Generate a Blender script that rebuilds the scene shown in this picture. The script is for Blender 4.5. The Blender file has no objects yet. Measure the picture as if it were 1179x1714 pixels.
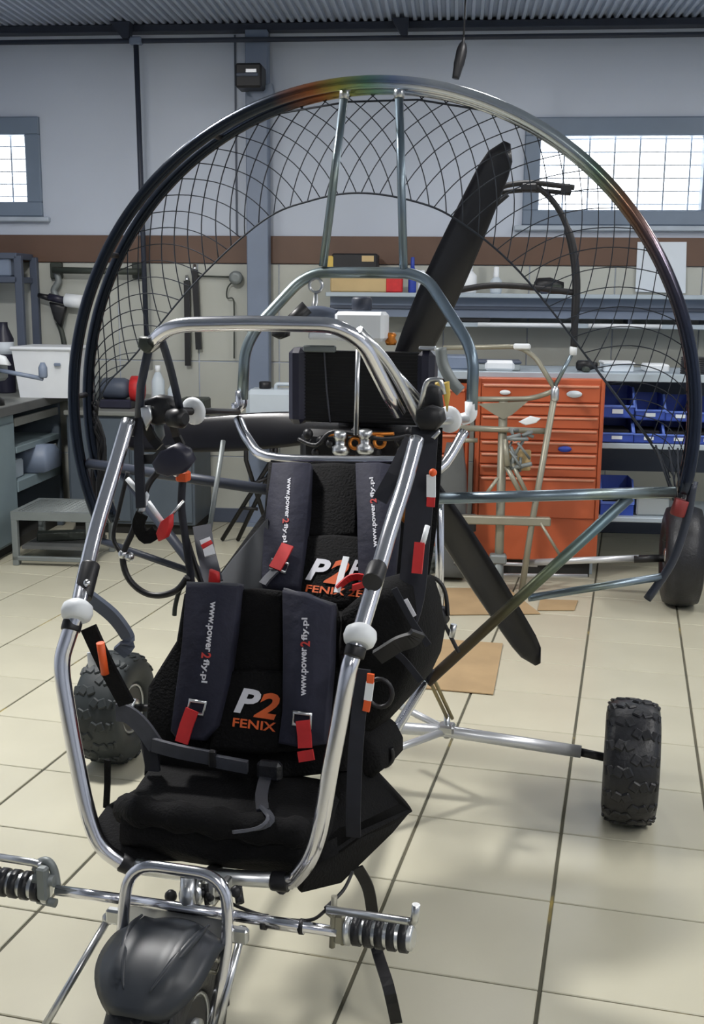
import bpy, bmesh, math, random
from mathutils import Vector as V3, Matrix
random.seed(7)
sc = bpy.context.scene
COL = sc.collection

# ------------------------------------------------------------------ camera, world, lights, exposure
CAMH, FPX, PITCH, ROLL = 1.55, 1842.54, 0.191415, 0.0095
cp, sp, cr_, sr_ = math.cos(PITCH), math.sin(PITCH), math.cos(ROLL), math.sin(ROLL)
_F = V3((0, cp, -sp)); _U0 = V3((0, sp, cp)); _R0 = V3((1, 0, 0))
CA = _R0*cr_ + _U0*sr_            # camera right
CB = _U0*cr_ - _R0*sr_            # camera up
CC = _F                           # camera forward
CAMP = V3((0, 0, CAMH))
cd = bpy.data.cameras.new('camera'); cam = bpy.data.objects.new('camera', cd); COL.objects.link(cam)
cam.matrix_world = Matrix(((CA.x, CB.x, -CC.x, 0), (CA.y, CB.y, -CC.y, 0), (CA.z, CB.z, -CC.z, CAMH), (0, 0, 0, 1)))
cd.sensor_fit = 'VERTICAL'; cd.sensor_height = 36.0; cd.lens = FPX/1714*36.0
cd.clip_start = 0.05; cd.clip_end = 200
sc.camera = cam
sc.view_settings.view_transform = 'Standard'; sc.view_settings.look = 'None'
sc.view_settings.gamma = 1.0; sc.view_settings.exposure = 0.0; sc.view_settings.use_curve_mapping = False
wd = bpy.data.worlds.new('world'); sc.world = wd; wd.use_nodes = True
wd.node_tree.nodes['Background'].inputs[0].default_value = (0.86, 0.93, 1.0, 1)
wd.node_tree.nodes['Background'].inputs[1].default_value = 6.5

WY = 0.0906                       # the back wall is turned a little away from the lens
WU = V3((math.cos(WY), -math.sin(WY), 0)); WV = V3((math.sin(WY), math.cos(WY), 0)); UP = V3((0, 0, 1))
TW = 7.484                        # distance of the back wall along WV
def W(s, t, z): return WU*s + WV*t + UP*z

def area(name, s, t, z, sx, sy, power, col=(1, .98, .955)):
    l = bpy.data.lights.new(name, 'AREA'); l.shape = 'RECTANGLE'; l.size = sx; l.size_y = sy; l.energy = power; l.color = col
    o = bpy.data.objects.new(name, l); COL.objects.link(o); o.location = W(s, t, z); o.rotation_euler = (0, 0, -WY)
    return o
# rows of fluorescent ceiling strips
CZ = 3.27
for s, t, p in ((-2.2, 5.4, 15), (0.3, 5.6, 18), (0.7, -0.6, 34), (2.7, 5.4, 40), (2.7, 2.6, 44), (2.7, 0.6, 62)):
    area('ceiling_strip', s, t, CZ-0.10, 0.22, 1.3, p)

area('ceiling_lamp', -1.7, 3.5, CZ-.10, .30, .30, 125)
for s_p, z_p, w_p in ((-3.2, 2.4, .9), (1.14, 2.37, 1.5)):      # portals: only guide the sampling of the sky through the two windows
    o = area('window_portal', s_p, TW+.2, z_p, w_p, .75, 1.0); o.rotation_euler = (math.pi/2, 0, math.pi-WY); o.rotation_euler = (-math.pi/2, 0, -WY); o.data.cycles.is_portal = True

# ------------------------------------------------------------------ frames of reference
YAW = 0.244338                    # the trike and the floor tiles share one direction
TU = V3((math.cos(YAW), -math.sin(YAW), 0)); TV = V3((math.sin(YAW), math.cos(YAW), 0))
TO = V3((0.02696, 3.32695, 0))    # floor under the middle of the rear axle
def ray(x, y): return (CA*(x-589.5) - CB*(y-857) + CC*FPX).normalized()
def inv(w): d = w-TO; return V3((d.dot(TU), d.dot(TV), d.z))
def tk(x, y, v):                  # sight line meets the trike's cross plane v
    d = ray(x, y); return inv(CAMP + d*(((TO+TV*v-CAMP).dot(TV))/d.dot(TV)))
def tu(x, y, u):
    d = ray(x, y); return inv(CAMP + d*(((TO+TU*u-CAMP).dot(TU))/d.dot(TU)))
def tz(x, y, z):
    d = ray(x, y); return inv(CAMP + d*((z-CAMH)/d.z))
def wl(x, y, t):                  # sight line meets a plane parallel to the back wall
    d = ray(x, y); return CAMP + d*((t-CAMP.dot(WV))/d.dot(WV))
def ws(x, y, t): p = wl(x, y, t); return p.dot(WU), p.z
def fl(x, y, z=0): d = ray(x, y); return CAMP + d*((z-CAMH)/d.z)
def proj(w): d = w-CAMP; c = d.dot(CC); return (589.5+FPX*d.dot(CA)/c, 857-FPX*d.dot(CB)/c, c)

# ------------------------------------------------------------------ materials
def s2l(c): return tuple(((v/255)/12.92 if v/255 <= .04045 else ((v/255+.055)/1.055)**2.4) for v in c)
def mat(name, rgb, rough=.5, metal=0., var=.12, scale=6., bump=0., bscale=60., coat=0., spec=.5, rnd=0., ramp=None):
    m = bpy.data.materials.new(name); m.use_nodes = True; nt = m.node_tree; b = nt.nodes['Principled BSDF']
    c = s2l(rgb)
    tc = nt.nodes.new('ShaderNodeTexCoord'); nz = nt.nodes.new('ShaderNodeTexNoise'); nz.inputs['Scale'].default_value = scale; nz.inputs['Detail'].default_value = 4
    nt.links.new(tc.outputs['Object'], nz.inputs['Vector'])
    cr = nt.nodes.new('ShaderNodeValToRGB'); e = cr.color_ramp.elements
    if ramp:
        while len(e) < len(ramp): e.new(.5)
        for k, (p, cc) in enumerate(ramp): e[k].position = p; e[k].color = (*s2l(cc), 1)
    else:
        e[0].position = .3; e[1].position = .7
        e[0].color = (*[v*(1-var) for v in c], 1); e[1].color = (*[min(1, v*(1+var)) for v in c], 1)
    nt.links.new(nz.outputs['Fac'], cr.inputs['Fac']); out = cr.outputs['Color']
    if rnd:
        oi = nt.nodes.new('ShaderNodeObjectInfo'); mr = nt.nodes.new('ShaderNodeMapRange'); hs = nt.nodes.new('ShaderNodeHueSaturation')
        mr.inputs['To Min'].default_value = 1-rnd; mr.inputs['To Max'].default_value = 1+rnd
        nt.links.new(oi.outputs['Random'], mr.inputs['Value']); nt.links.new(mr.outputs['Result'], hs.inputs['Value']); nt.links.new(out, hs.inputs['Color']); out = hs.outputs['Color']
    nt.links.new(out, b.inputs['Base Color'])
    b.inputs['Roughness'].default_value = rough; b.inputs['Metallic'].default_value = metal
    b.inputs['Specular IOR Level'].default_value = spec
    if coat: b.inputs['Coat Weight'].default_value = coat; b.inputs['Coat Roughness'].default_value = .1
    if bump:
        n2 = nt.nodes.new('ShaderNodeTexNoise'); n2.inputs['Scale'].default_value = bscale; n2.inputs['Detail'].default_value = 3
        nt.links.new(tc.outputs['Object'], n2.inputs['Vector']); bp = nt.nodes.new('ShaderNodeBump'); bp.inputs['Strength'].default_value = bump; bp.inputs['Distance'].default_value = .01
        nt.links.new(n2.outputs['Fac'], bp.inputs['Height']); nt.links.new(bp.outputs['Normal'], b.inputs['Normal'])
    return m
M = {}
M['tile'] = mat('cream_floor_tile', (188, 184, 164), .30, var=.05, scale=3, bump=.06, bscale=5, rnd=.025)
M['grout'] = mat('dark_grout', (84, 82, 70), .9, var=.25, scale=5, ramp=[(.3, (70, 70, 60)), (.62, (92, 88, 72)), (.75, (170, 150, 80))])
M['wall'] = mat('blue_grey_wall_panel', (186, 194, 208), .55, var=.03, scale=1.5)
M['walltile'] = mat('pale_wall_tile', (178, 180, 172), .35, var=.04, scale=2, rnd=.02)
M['walljoint'] = mat('wall_joint', (120, 120, 112), .9)
M['stripe'] = mat('brown_board', (96, 72, 58), .5, var=.12, scale=3)
M['steelgrey'] = mat('grey_painted_steel', (116, 128, 148), .45, var=.06, scale=4)
M['deck'] = mat('ribbed_ceiling_sheet', (166, 176, 194), .45, var=.06, scale=3)
M['darkpipe'] = mat('dark_pipe_paint', (42, 48, 62), .5, var=.1)
M['winframe'] = mat('grey_window_frame', (112, 126, 144), .4, var=.05)
M['sill'] = mat('pale_sill', (168, 178, 190), .5)
M['chrome'] = mat('chrome', (232, 232, 238), .18, 1., var=.02, scale=8)
M['steel'] = mat('brushed_aluminium', (208, 210, 212), .30, 1., var=.04, scale=20)
M['alu_w'] = mat('silver_painted_tube', (206, 208, 212), .32, .55, var=.04)
M['slate'] = mat('dark_slate_tube', (96, 108, 118), .34, .85, var=.1, scale=3, ramp=[(.35, (112, 128, 142)), (.5, (134, 148, 158)), (.64, (124, 134, 122))])
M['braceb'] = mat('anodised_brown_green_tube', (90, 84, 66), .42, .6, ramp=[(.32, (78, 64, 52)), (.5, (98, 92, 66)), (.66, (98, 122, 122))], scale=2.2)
M['ring'] = mat('anodised_ring_painted_shine', (54, 60, 72), .22, .92, scale=2.0, ramp=[(.30, (46, 52, 62)), (.48, (66, 74, 88)), (.56, (120, 78, 56)), (.62, (96, 120, 84)), (.70, (84, 104, 140))])
def along(m, axis, lo, hi, ramp):
    nt = m.node_tree; b = nt.nodes['Principled BSDF']; tc = nt.nodes.new('ShaderNodeTexCoord'); sx = nt.nodes.new('ShaderNodeSeparateXYZ'); mr = nt.nodes.new('ShaderNodeMapRange'); cr = nt.nodes.new('ShaderNodeValToRGB')
    mr.inputs['From Min'].default_value = lo; mr.inputs['From Max'].default_value = hi
    nt.links.new(tc.outputs['Object'], sx.inputs[0]); nt.links.new(sx.outputs[axis], mr.inputs['Value']); nt.links.new(mr.outputs['Result'], cr.inputs['Fac']); e = cr.color_ramp.elements
    while len(e) < len(ramp): e.new(.5)
    for k, (p, c) in enumerate(ramp): e[k].position = p; e[k].color = (*s2l(c), 1)
    nt.links.new(cr.outputs['Color'], b.inputs['Base Color'])
along(M['ring'], 0, -1, 1, [(0, (44, 50, 60)), (.36, (60, 66, 76)), (.42, (150, 92, 60)), (.46, (150, 150, 80)), (.50, (110, 150, 130)), (.54, (140, 156, 188)), (.60, (214, 218, 224)), (.79, (190, 200, 206)), (.83, (116, 136, 122)), (.87, (124, 92, 72)), (.92, (84, 78, 88)), (.97, (54, 60, 74))])  # bands of tint; pale silver span is lamp reflection painted into the colour
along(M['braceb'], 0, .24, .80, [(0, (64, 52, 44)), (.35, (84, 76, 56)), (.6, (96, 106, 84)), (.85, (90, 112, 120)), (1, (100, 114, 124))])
M['net'] = mat('dark_net_cord', (44, 50, 60), .7)
M['carbon'] = mat('dark_carbon_blade', (15, 14, 20), .30, var=.2, scale=10, coat=.15)
M['black'] = mat('black_plastic', (20, 20, 24), .45, var=.2, scale=14)
M['rubber'] = mat('black_rubber', (25, 26, 31), .42, var=.25, scale=22, bump=.2, bscale=90)
M['rubber_d'] = mat('dark_green_black_rubber', (36, 42, 44), .6, var=.2, scale=16)
M['fabric'] = mat('black_fabric', (8, 8, 10), .85, var=.25, scale=25, bump=.4, bscale=160, spec=.25)
M['navy'] = mat('dark_navy_padding', (38, 39, 54), .75, var=.1, scale=20, bump=.35, bscale=35, spec=.3)
M['sidec'] = mat('dark_grey_side_cloth', (44, 47, 52), .8, var=.12, scale=20)
M['web'] = mat('grey_webbing', (66, 68, 76), .7, var=.12, scale=40)
M['webd'] = mat('black_webbing', (26, 28, 38), .75, var=.15, scale=40)
M['red'] = mat('red_webbing', (196, 40, 42), .55, var=.1, scale=30)
M['orange'] = mat('orange_plastic', (226, 92, 40), .5, var=.08)
M['white'] = mat('white_plastic', (228, 232, 236), .45, var=.03)
M['fender'] = mat('satin_black_fender', (44, 48, 54), .42, var=.15, scale=9)
M['txt_w'] = mat('white_print', (214, 214, 222), .6, var=.03)
M['txt_o'] = mat('orange_print', (216, 96, 44), .6, var=.05)
M['txt_r'] = mat('red_print', (190, 60, 56), .6, var=.05)
M['radi'] = mat('black_radiator_core', (9, 9, 10), .6, var=.3, scale=60)
M['radt'] = mat('dark_navy_radiator_tank', (38, 38, 54), .4, var=.1)
M['copper'] = mat('orange_copper', (196, 120, 48), .3, .7)
M['cabo'] = mat('orange_cabinet_paint', (184, 90, 54), .4, var=.06)
M['cabo2'] = mat('pale_drawer_lip', (206, 140, 112), .35, var=.05)
M['binb'] = mat('blue_bin_plastic', (48, 76, 168), .4, var=.08)
M['binrim'] = mat('light_blue_bin_edge', (92, 120, 204), .35, var=.06)
M['bind'] = mat('dark_bin_contents', (16, 16, 24), .8)
M['benchm'] = mat('pale_metal_shelf', (172, 184, 194), .4, .2, var=.05)
M['shelfd'] = mat('dark_shelf_panel', (74, 82, 98), .5, var=.08)
M['cream'] = mat('zinc_plated_tube', (150, 147, 132), .42, .4, var=.08)
M['cabg'] = mat('blue_grey_cabinet', (122, 138, 144), .5, var=.06)
M['cabd'] = mat('dark_blue_grey_panel', (82, 92, 102), .5, var=.06)
M['top'] = mat('dark_grey_worktop', (88, 90, 90), .5, var=.1)
M['topl'] = mat('grey_worktop', (126, 128, 124), .45, var=.08)
M['inside'] = mat('dark_interior', (36, 36, 34), .8)
M['stool'] = mat('grey_stool_metal', (126, 132, 132), .5, .3, var=.08)
M['paper'] = mat('white_paper', (214, 222, 230), .7, var=.02)
M['card'] = mat('brown_cardboard', (166, 140, 104), .85, var=.12, scale=5)
M['card2'] = mat('tan_box_card', (190, 166, 122), .8, var=.08)
M['jug'] = mat('translucent_white_jug', (190, 200, 208), .4, var=.04)
M['yellow'] = mat('yellow_plastic', (206, 176, 84), .5)
M['blue'] = mat('blue_label', (40, 64, 158), .5)
M['gdark'] = mat('dark_green_tool', (52, 58, 52), .5, var=.15)
M['brass'] = mat('brass_spring', (150, 138, 104), .4, .7)
m = bpy.data.materials.new('clear_glass'); m.use_nodes = True; b_ = m.node_tree.nodes['Principled BSDF']
b_.inputs['Transmission Weight'].default_value = 1; b_.inputs['Roughness'].default_value = 0.0; b_.inputs['IOR'].default_value = 1.02; M['glass'] = m
m = bpy.data.materials.new('clear_plastic_box'); m.use_nodes = True; b_ = m.node_tree.nodes['Principled BSDF']
b_.inputs['Base Color'].default_value = (.75, .82, .84, 1); b_.inputs['Transmission Weight'].default_value = .6; b_.inputs['Roughness'].default_value = .3; M['clear'] = m

# ------------------------------------------------------------------ mesh tools
def fillet(path, r, k=5):
    P = [V3(p) for p in path]; out = [P[0]]
    for i in range(1, len(P)-1):
        a, b, c = P[i-1], P[i], P[i+1]; d1 = (a-b); d2 = (c-b); rr = min(r, d1.length*.48, d2.length*.48)
        p1 = b+d1.normalized()*rr; p2 = b+d2.normalized()*rr
        for j in range(k+1):
            t = j/k; out.append(p1*(1-t)**2 + b*2*t*(1-t) + p2*t*t)
    out.append(P[-1]); return out
def spline(path, k=6):
    P = [V3(p) for p in path]; out = []
    for i in range(len(P)-1):
        p0 = P[max(i-1, 0)]; p1 = P[i]; p2 = P[i+1]; p3 = P[min(i+2, len(P)-1)]
        for j in range(k):
            t = j/k; out.append(.5*((2*p1) + (p2-p0)*t + (2*p0-5*p1+4*p2-p3)*t*t + (3*p1-p0-3*p2+p3)*t**3))
    out.append(P[-1]); return out
class MB:
    def __init__(s): s.v = []; s.f = []; s.sm = []
    def add(s, vs, fs, smooth=False):
        n = len(s.v); s.v += [V3(q) for q in vs]
        for f in fs: s.f.append(tuple(i+n for i in f)); s.sm.append(smooth)
        return s
    def tube(s, path, r, n=10, closed=False, smooth=True):
        P = [V3(p) for p in path]; N = len(P); rs = r if isinstance(r, (list, tuple)) else [r]*N
        T = []
        for i in range(N):
            a = P[(i-1) % N] if (closed or i > 0) else P[i]; b = P[(i+1) % N] if (closed or i < N-1) else P[i]
            d = b-a; T.append(d.normalized() if d.length > 1e-9 else V3((0, 0, 1)))
        x = T[0].orthogonal().normalized(); vs = []; fs = []
        for i in range(N):
            x = x - T[i]*x.dot(T[i]); x = x.normalized() if x.length > 1e-6 else T[i].orthogonal().normalized()
            y = T[i].cross(x)
            for j in range(n):
                a = 2*math.pi*j/n; vs.append(P[i] + (x*math.cos(a)+y*math.sin(a))*rs[i])
        m = N if closed else N-1
        for i in range(m):
            for j in range(n):
                a = i*n+j; b = i*n+(j+1) % n; i2 = (i+1) % N; fs.append((a, b, i2*n+(j+1) % n, i2*n+j))
        s.add(vs, fs, smooth)
        if not closed:
            k = len(s.v)-len(vs); s.f.append(tuple(k+j for j in range(n))[::-1]); s.sm.append(False); s.f.append(tuple(k+(N-1)*n+j for j in range(n))); s.sm.append(False)
        return s
    def box(s, c, size, ax=None, bev=0.):
        c = V3(c); X, Y, Z = ax or (V3((1, 0, 0)), V3((0, 1, 0)), V3((0, 0, 1))); h = [q/2 for q in size]
        if bev <= 0:
            vs = [c+X*h[0]*a+Y*h[1]*b+Z*h[2]*d for a in (-1, 1) for b in (-1, 1) for d in (-1, 1)]
            return s.add(vs, [(0, 1, 3, 2), (4, 6, 7, 5), (0, 4, 5, 1), (2, 3, 7, 6), (0, 2, 6, 4), (1, 5, 7, 3)])
        bev = min(bev, min(h)*.9); bm = bmesh.new()
        for a in (-1, 1):
            for b in (-1, 1):
                for d in (-1, 1):
                    for k in range(3):
                        q = [a*(h[0]-bev), b*(h[1]-bev), d*(h[2]-bev)]; q[k] += (a, b, d)[k]*bev; bm.verts.new(q)
        bmesh.ops.convex_hull(bm, input=bm.verts[:]); bmesh.ops.dissolve_limit(bm, angle_limit=.01, verts=bm.verts[:], edges=bm.edges[:])
        bm.verts.index_update(); vs = [c+X*v.co.x+Y*v.co.y+Z*v.co.z for v in bm.verts]; fs = [tuple(v.index for v in f.verts) for f in bm.faces]; bm.free()
        return s.add(vs, fs)
    def lathe(s, prof, o, axis, n=24, smooth=True, closed=False):
        o = V3(o); ax = V3(axis).normalized(); x = ax.orthogonal().normalized(); y = ax.cross(x); vs = []; fs = []
        for r, h in prof:
            for j in range(n):
                a = 2*math.pi*j/n; vs.append(o+ax*h+(x*math.cos(a)+y*math.sin(a))*r)
        m = len(prof); 
        for i in range(m if closed else m-1):
            i2 = (i+1) % m
            for j in range(n): fs.append((i*n+j, i*n+(j+1) % n, i2*n+(j+1) % n, i2*n+j))
        s.add(vs, fs, smooth)
        if not closed:
            k = len(s.v)-len(vs); s.f.append(tuple(k+j for j in range(n))[::-1]); s.sm.append(False); s.f.append(tuple(k+(m-1)*n+j for j in range(n))); s.sm.append(False)
        return s
    def prism(s, poly, off):
        P = [V3(p) for p in poly]; o = V3(off); n = len(P); vs = P+[p+o for p in P]
        fs = [tuple(range(n))[::-1], tuple(range(n, 2*n))]+[(i, (i+1) % n, n+(i+1) % n, n+i) for i in range(n)]
        return s.add(vs, fs)
    def grid(s, rows, smooth=True, th=0.):
        R = len(rows); K = len(rows[0]); vs = [V3(p) for r in rows for p in r]; fs = [(i*K+j, i*K+j+1, (i+1)*K+j+1, (i+1)*K+j) for i in range(R-1) for j in range(K-1)]
        if th:
            nr = []
            for i in range(R):
                for j in range(K):
                    a = vs[min(i+1, R-1)*K+j]-vs[max(i-1, 0)*K+j]; b = vs[i*K+min(j+1, K-1)]-vs[i*K+max(j-1, 0)]
                    c = b.cross(a); nr.append(c.normalized() if c.length > 1e-9 else V3((0, 0, 1)))
            n = len(vs); vs = vs+[vs[i]-nr[i]*th for i in range(n)]
            fs = fs+[tuple(n+q for q in f[::-1]) for f in fs]
            edge = [j for j in range(K)]+[i*K+K-1 for i in range(1, R)]+[(R-1)*K+j for j in range(K-2, -1, -1)]+[i*K for i in range(R-2, 0, -1)]
            fs += [(edge[(q+1) % len(edge)], edge[q], n+edge[q], n+edge[(q+1) % len(edge)]) for q in range(len(edge))]
        return s.add(vs, fs, smooth)
    def pillow(s, poly, nv, th, edge=.7):
        P = [V3(p) for p in poly]; c = sum(P, V3((0, 0, 0)))/len(P); nv = V3(nv).normalized(); n = len(P); vs = []; fs = []
        lay = [(-th/2, edge), (-th*.42, edge+(1-edge)*.7), (0, 1.), (th*.42, edge+(1-edge)*.7), (th/2, edge)]
        for d, k in lay: vs += [c+(p-c)*k+nv*d for p in P]
        for i in range(len(lay)-1):
            for j in range(n): fs.append((i*n+j, i*n+(j+1) % n, (i+1)*n+(j+1) % n, (i+1)*n+j))
        fs.append(tuple(range(n))[::-1]); fs.append(tuple((len(lay)-1)*n+j for j in range(n)))
        return s.add(vs, fs, True)
    def ribbon(s, path, wv, w, th):
        P = [V3(p) for p in path]; vs = []; fs = []; N = len(P)
        for i in range(N):
            t = (P[min(i+1, N-1)]-P[max(i-1, 0)]).normalized(); q = V3(wv); q = (q-t*q.dot(t)).normalized(); n = t.cross(q)
            for a, b in ((-1, -1), (1, -1), (1, 1), (-1, 1)): vs.append(P[i]+q*a*w/2+n*b*th/2)
        for i in range(N-1):
            for j in range(4): fs.append((i*4+j, i*4+(j+1) % 4, (i+1)*4+(j+1) % 4, (i+1)*4+j))
        fs.append((3, 2, 1, 0)); fs.append(tuple((N-1)*4+j for j in range(4)))
        return s.add(vs, fs)
    def ball(s, c, r, n=12, m=8):
        c = V3(c); r = r if isinstance(r, (tuple, list)) else (r, r, r)
        prof = [(max(.02, math.sin(math.pi*i/m)), -math.cos(math.pi*i/m)) for i in range(m+1)]
        k = len(s.v); s.lathe(prof, (0, 0, 0), (0, 0, 1), n)
        for i in range(k, len(s.v)): q = s.v[i]; s.v[i] = c+V3((q.x*r[0], q.y*r[1], q.z*r[2]))
        return s
TOP = {}
def link(o, parent):
    COL.objects.link(o)
    if parent is not None: o.parent = parent
def topmat(p):
    while p.parent is not None: p = p.parent
    return TOP[p.name]
def obj(name, mb, material, parent=None, world=False, label=None):
    vs = mb.v
    loc = V3((0, 0, 0))
    if parent is None:
        lo = [min(v[i] for v in vs) for i in range(3)]; hi = [max(v[i] for v in vs) for i in range(3)]
        loc = V3(((lo[0]+hi[0])/2, (lo[1]+hi[1])/2, lo[2])); vs = [v-loc for v in vs]
    elif world:
        im = topmat(parent).inverted(); vs = [im @ v for v in vs]
    me = bpy.data.meshes.new(name); me.from_pydata([tuple(v) for v in vs], [], mb.f); me.validate()
    bm = bmesh.new(); bm.from_mesh(me); bmesh.ops.recalc_face_normals(bm, faces=bm.faces[:]); bm.to_mesh(me); bm.free()
    if len(me.polygons) == len(mb.sm):
        me.polygons.foreach_set('use_smooth', mb.sm)
    me.materials.append(M[material] if isinstance(material, str) else material)
    o = bpy.data.objects.new(name, me); link(o, parent); o.location = loc
    if parent is None: TOP[o.name] = Matrix.Translation(loc)
    if label: o['label'] = label
    return o
def tag(o, label, cat, group=None, kind=None):
    o['label'] = label; o['category'] = cat
    if group: o['group'] = group
    if kind: o['kind'] = kind
    return o
def thing(name, label, cat, loc, rotz=0., group=None):
    o = bpy.data.objects.new(name, None); COL.objects.link(o); o.empty_display_size = .05
    o.location = loc; o.rotation_euler = (0, 0, rotz); tag(o, label, cat, group)
    TOP[o.name] = Matrix.Translation(V3(loc)) @ Matrix.Rotation(rotz, 4, 'Z'); return o
def wthing(name, label, cat, s, t, z=0., group=None): return thing(name, label, cat, W(s, t, z), -WY, group)
def structure(o, label=None):
    o['kind'] = 'structure'
    if label: o['label'] = label
    return o
def share(src, name, parent, loc, rotz=0.):
    o = bpy.data.objects.new(name, src.data); link(o, parent); o.location = loc; o.rotation_euler = (0, 0, rotz); return o
def dup(root, loc, label):
    r = root.copy(); COL.objects.link(r); r.location = loc; r['label'] = label; TOP[r.name] = Matrix.Translation(V3(loc)) @ Matrix.Rotation(r.rotation_euler.z, 4, 'Z')
    for ch in list(root.children):
        c = ch.copy(); COL.objects.link(c); c.parent = r
        for g in ch.children: d = g.copy(); COL.objects.link(d); d.parent = c
    return r
WAX = (WU, WV, UP)
def wbox(mb, s0, s1, t0, t1, z0, z1, bev=0.):
    return mb.box(W((s0+s1)/2, (t0+t1)/2, (z0+z1)/2), (abs(s1-s0), abs(t1-t0), abs(z1-z0)), WAX, bev)
def text(name, body, material, parent, o, xdir, ydir, size, shear=0., bold=0., width=None):
    cu = bpy.data.curves.new(name, 'FONT'); cu.body = body; cu.size = 1.; cu.shear = shear; cu.offset = bold; cu.align_x = 'LEFT'; cu.resolution_u = 3
    tmp = bpy.data.objects.new(name, cu); COL.objects.link(tmp); dg = bpy.context.evaluated_depsgraph_get(); dg.update()
    me = bpy.data.meshes.new_from_object(tmp.evaluated_get(dg)); bpy.data.objects.remove(tmp)
    xs = [v.co.x for v in me.vertices]; ys = [v.co.y for v in me.vertices]; x0, x1, y0, y1 = min(xs), max(xs), min(ys), max(ys)
    X = V3(xdir).normalized(); Y = V3(ydir); Y = (Y-X*Y.dot(X)).normalized(); sy = size/(y1-y0); sx = (width/(x1-x0)) if width else sy; o = V3(o)
    for v in me.vertices: v.co = o+X*((v.co.x-x0)*sx)+Y*((v.co.y-y0)*sy)
    me.materials.clear(); me.materials.append(M[material]); ob = bpy.data.objects.new(name, me); link(ob, parent); return ob

# ------------------------------------------------------------------ the room
SL, SR, TF = -3.9, 4.4, -2.6
f = MB(); f.box(W((SL+SR)/2, (TF+TW)/2, -.054), (SR-SL, TW-TF, .1), WAX); floor = structure(obj('floor', f, 'grout'), 'cream tiled workshop floor with dark joints')
TA, TB = .42524, .39128; T0 = V3((.8188, 3.7847, 0))
hw, hd = TA/2-.0046, TB/2-.0024
tm = MB(); tm.box((0, 0, -.006), (hw*2, hd*2, .012), None, .002)
cells = []
for i in range(-16, 14):
    for j in range(-12, 19):
        c = T0+TU*TA*(i+.5)+TV*TB*(j+.5); s_, t_ = c.dot(WU), c.dot(WV)
        if not (SL+.2 < s_ < SR-.2 and TF+.2 < t_ < TW+.12): continue
        vis = False
        if t_ > .6:
            for a in (-1, 0, 1):
                for b in (-1, 0, 1):
                    q = proj(c+TU*hw*a+TV*hd*b)
                    if q[2] > .3 and -10 < q[0] < 1190 and q[1] < 1730: vis = True
        cells.append((not vis, c.length, c))
cells.sort(key=lambda q: q[:2])
fl_off = floor.location
first = None; rest = MB()
for k, (nv, _, c) in enumerate(cells):
    if not nv and k < 300:
        if first is None:
            first = obj('tile', tm, 'tile', floor); first.location = c-fl_off; first.rotation_euler = (0, 0, -YAW)
        else: share(first, 'tile', floor, c-fl_off, -YAW)
    else: rest.box(c-fl_off+V3((0, 0, -.006)), (hw*2, hd*2, .012), (TU, TV, UP), 0)
ro = obj('tiles_beyond_view', rest, 'tile', floor); ro['kind'] = 'stuff'

# back wall: tiled up to 1.82 m, brown board, grey panel above, two window openings
w1 = dict(s0=-4.0+.35, s1=-2.80, z0=2.075, z1=2.72); w2 = dict(s0=.415, s1=1.86, z0=2.03, z1=2.70)
WD = .16
wb = MB()
def wallrect(s0, s1, z0, z1): wbox(wb, s0, s1, TW, TW+WD, z0, z1)
wallrect(SL, SR, -.1, 1.80)
zt = 3.42
for a, b in ((SL, w1['s0']), (w1['s1'], w2['s0']), (w2['s1'], SR)): wallrect(a, b, 1.80, zt)
for w in (w1, w2): wallrect(w['s0'], w['s1'], 1.80, w['z0']); wallrect(w['s0'], w['s1'], w['z1'], zt)
wall = structure(obj('wall_back', wb, 'wall'), 'back wall, grey panels above a brown band and pale tiles')
woff = wall.location
# wall tiles under the band: pieces of the back wall
tw_, th_ = .555, .655
tmb = MB(); tmb.box((0, 0, 0), (tw_-.008, .012, th_-.008), None, .002); ft = None
for i in range(15):
    for j in range(3):
        s = -1.187-tw_*5+tw_*(i+.5); z = 1.12-th_*2+th_*(j+.5)+ .0
        if s < SL+.3 or s > SR-.3: continue
        p = W(s, TW-.004, z)-woff
        if z-th_/2 < -.3: continue
        if ft is None: ft = obj('tile', tmb, 'walltile', wall); ft.location = p; ft.rotation_euler = (0, 0, -WY)
        else: share(ft, 'tile', wall, p, -WY)
br = MB(); wbox(br, SL+.02, SR-.02, TW-.022, TW, 1.775, 1.955, .004); structure(obj('trim_1', br, 'stripe'), 'brown horizontal band on the back wall')
bs = MB(); wbox(bs, SL+.02, SR-.02, TW-.02, TW, 0, .10, .004); structure(obj('baseboard_back', bs, 'shelfd'), 'dark skirting at the foot of the back wall')
# other walls and ceiling (close the room for light and reflections)
for nm, s0, s1, t0, t1 in (('wall_left', SL-.15, SL, TF, TW+WD), ('wall_right', SR, SR+.15, TF, TW+WD), ('wall_front', SL-.15, SR+.15, TF-.15, TF)):
    q = MB(); wbox(q, s0, s1, t0, t1, -.1, zt); structure(obj(nm, q, 'wall'))
ce = MB(); pitch = .052; prof = []
n = int((SR-SL+.3)/pitch); vs = []; fs = []
for i in range(n):
    s = SL-.15+i*pitch
    for ds, dz in ((0, 0), (.013, 0), (.019, .022), (.040, .022), (.046, 0)): vs.append((s+ds, CZ+dz))
k = len(vs); ce.add([W(s, TF-.15, z) for s, z in vs]+[W(s, TW+WD, z) for s, z in vs]+[W(SL-.15, TF-.15, zt+.05), W(SR+.15, TF-.15, zt+.05), W(SL-.15, TW+WD, zt+.05), W(SR+.15, TW+WD, zt+.05)],
       [(i, i+1, k+i+1, k+i) for i in range(k-1)]+[(2*k, 2*k+1, 2*k+3, 2*k+2), (0, k, 2*k+2, 2*k), (k-1, 2*k-1, 2*k+3, 2*k+1)])
structure(obj('ceiling', ce, 'deck'), 'ribbed sheet metal ceiling')
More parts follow.
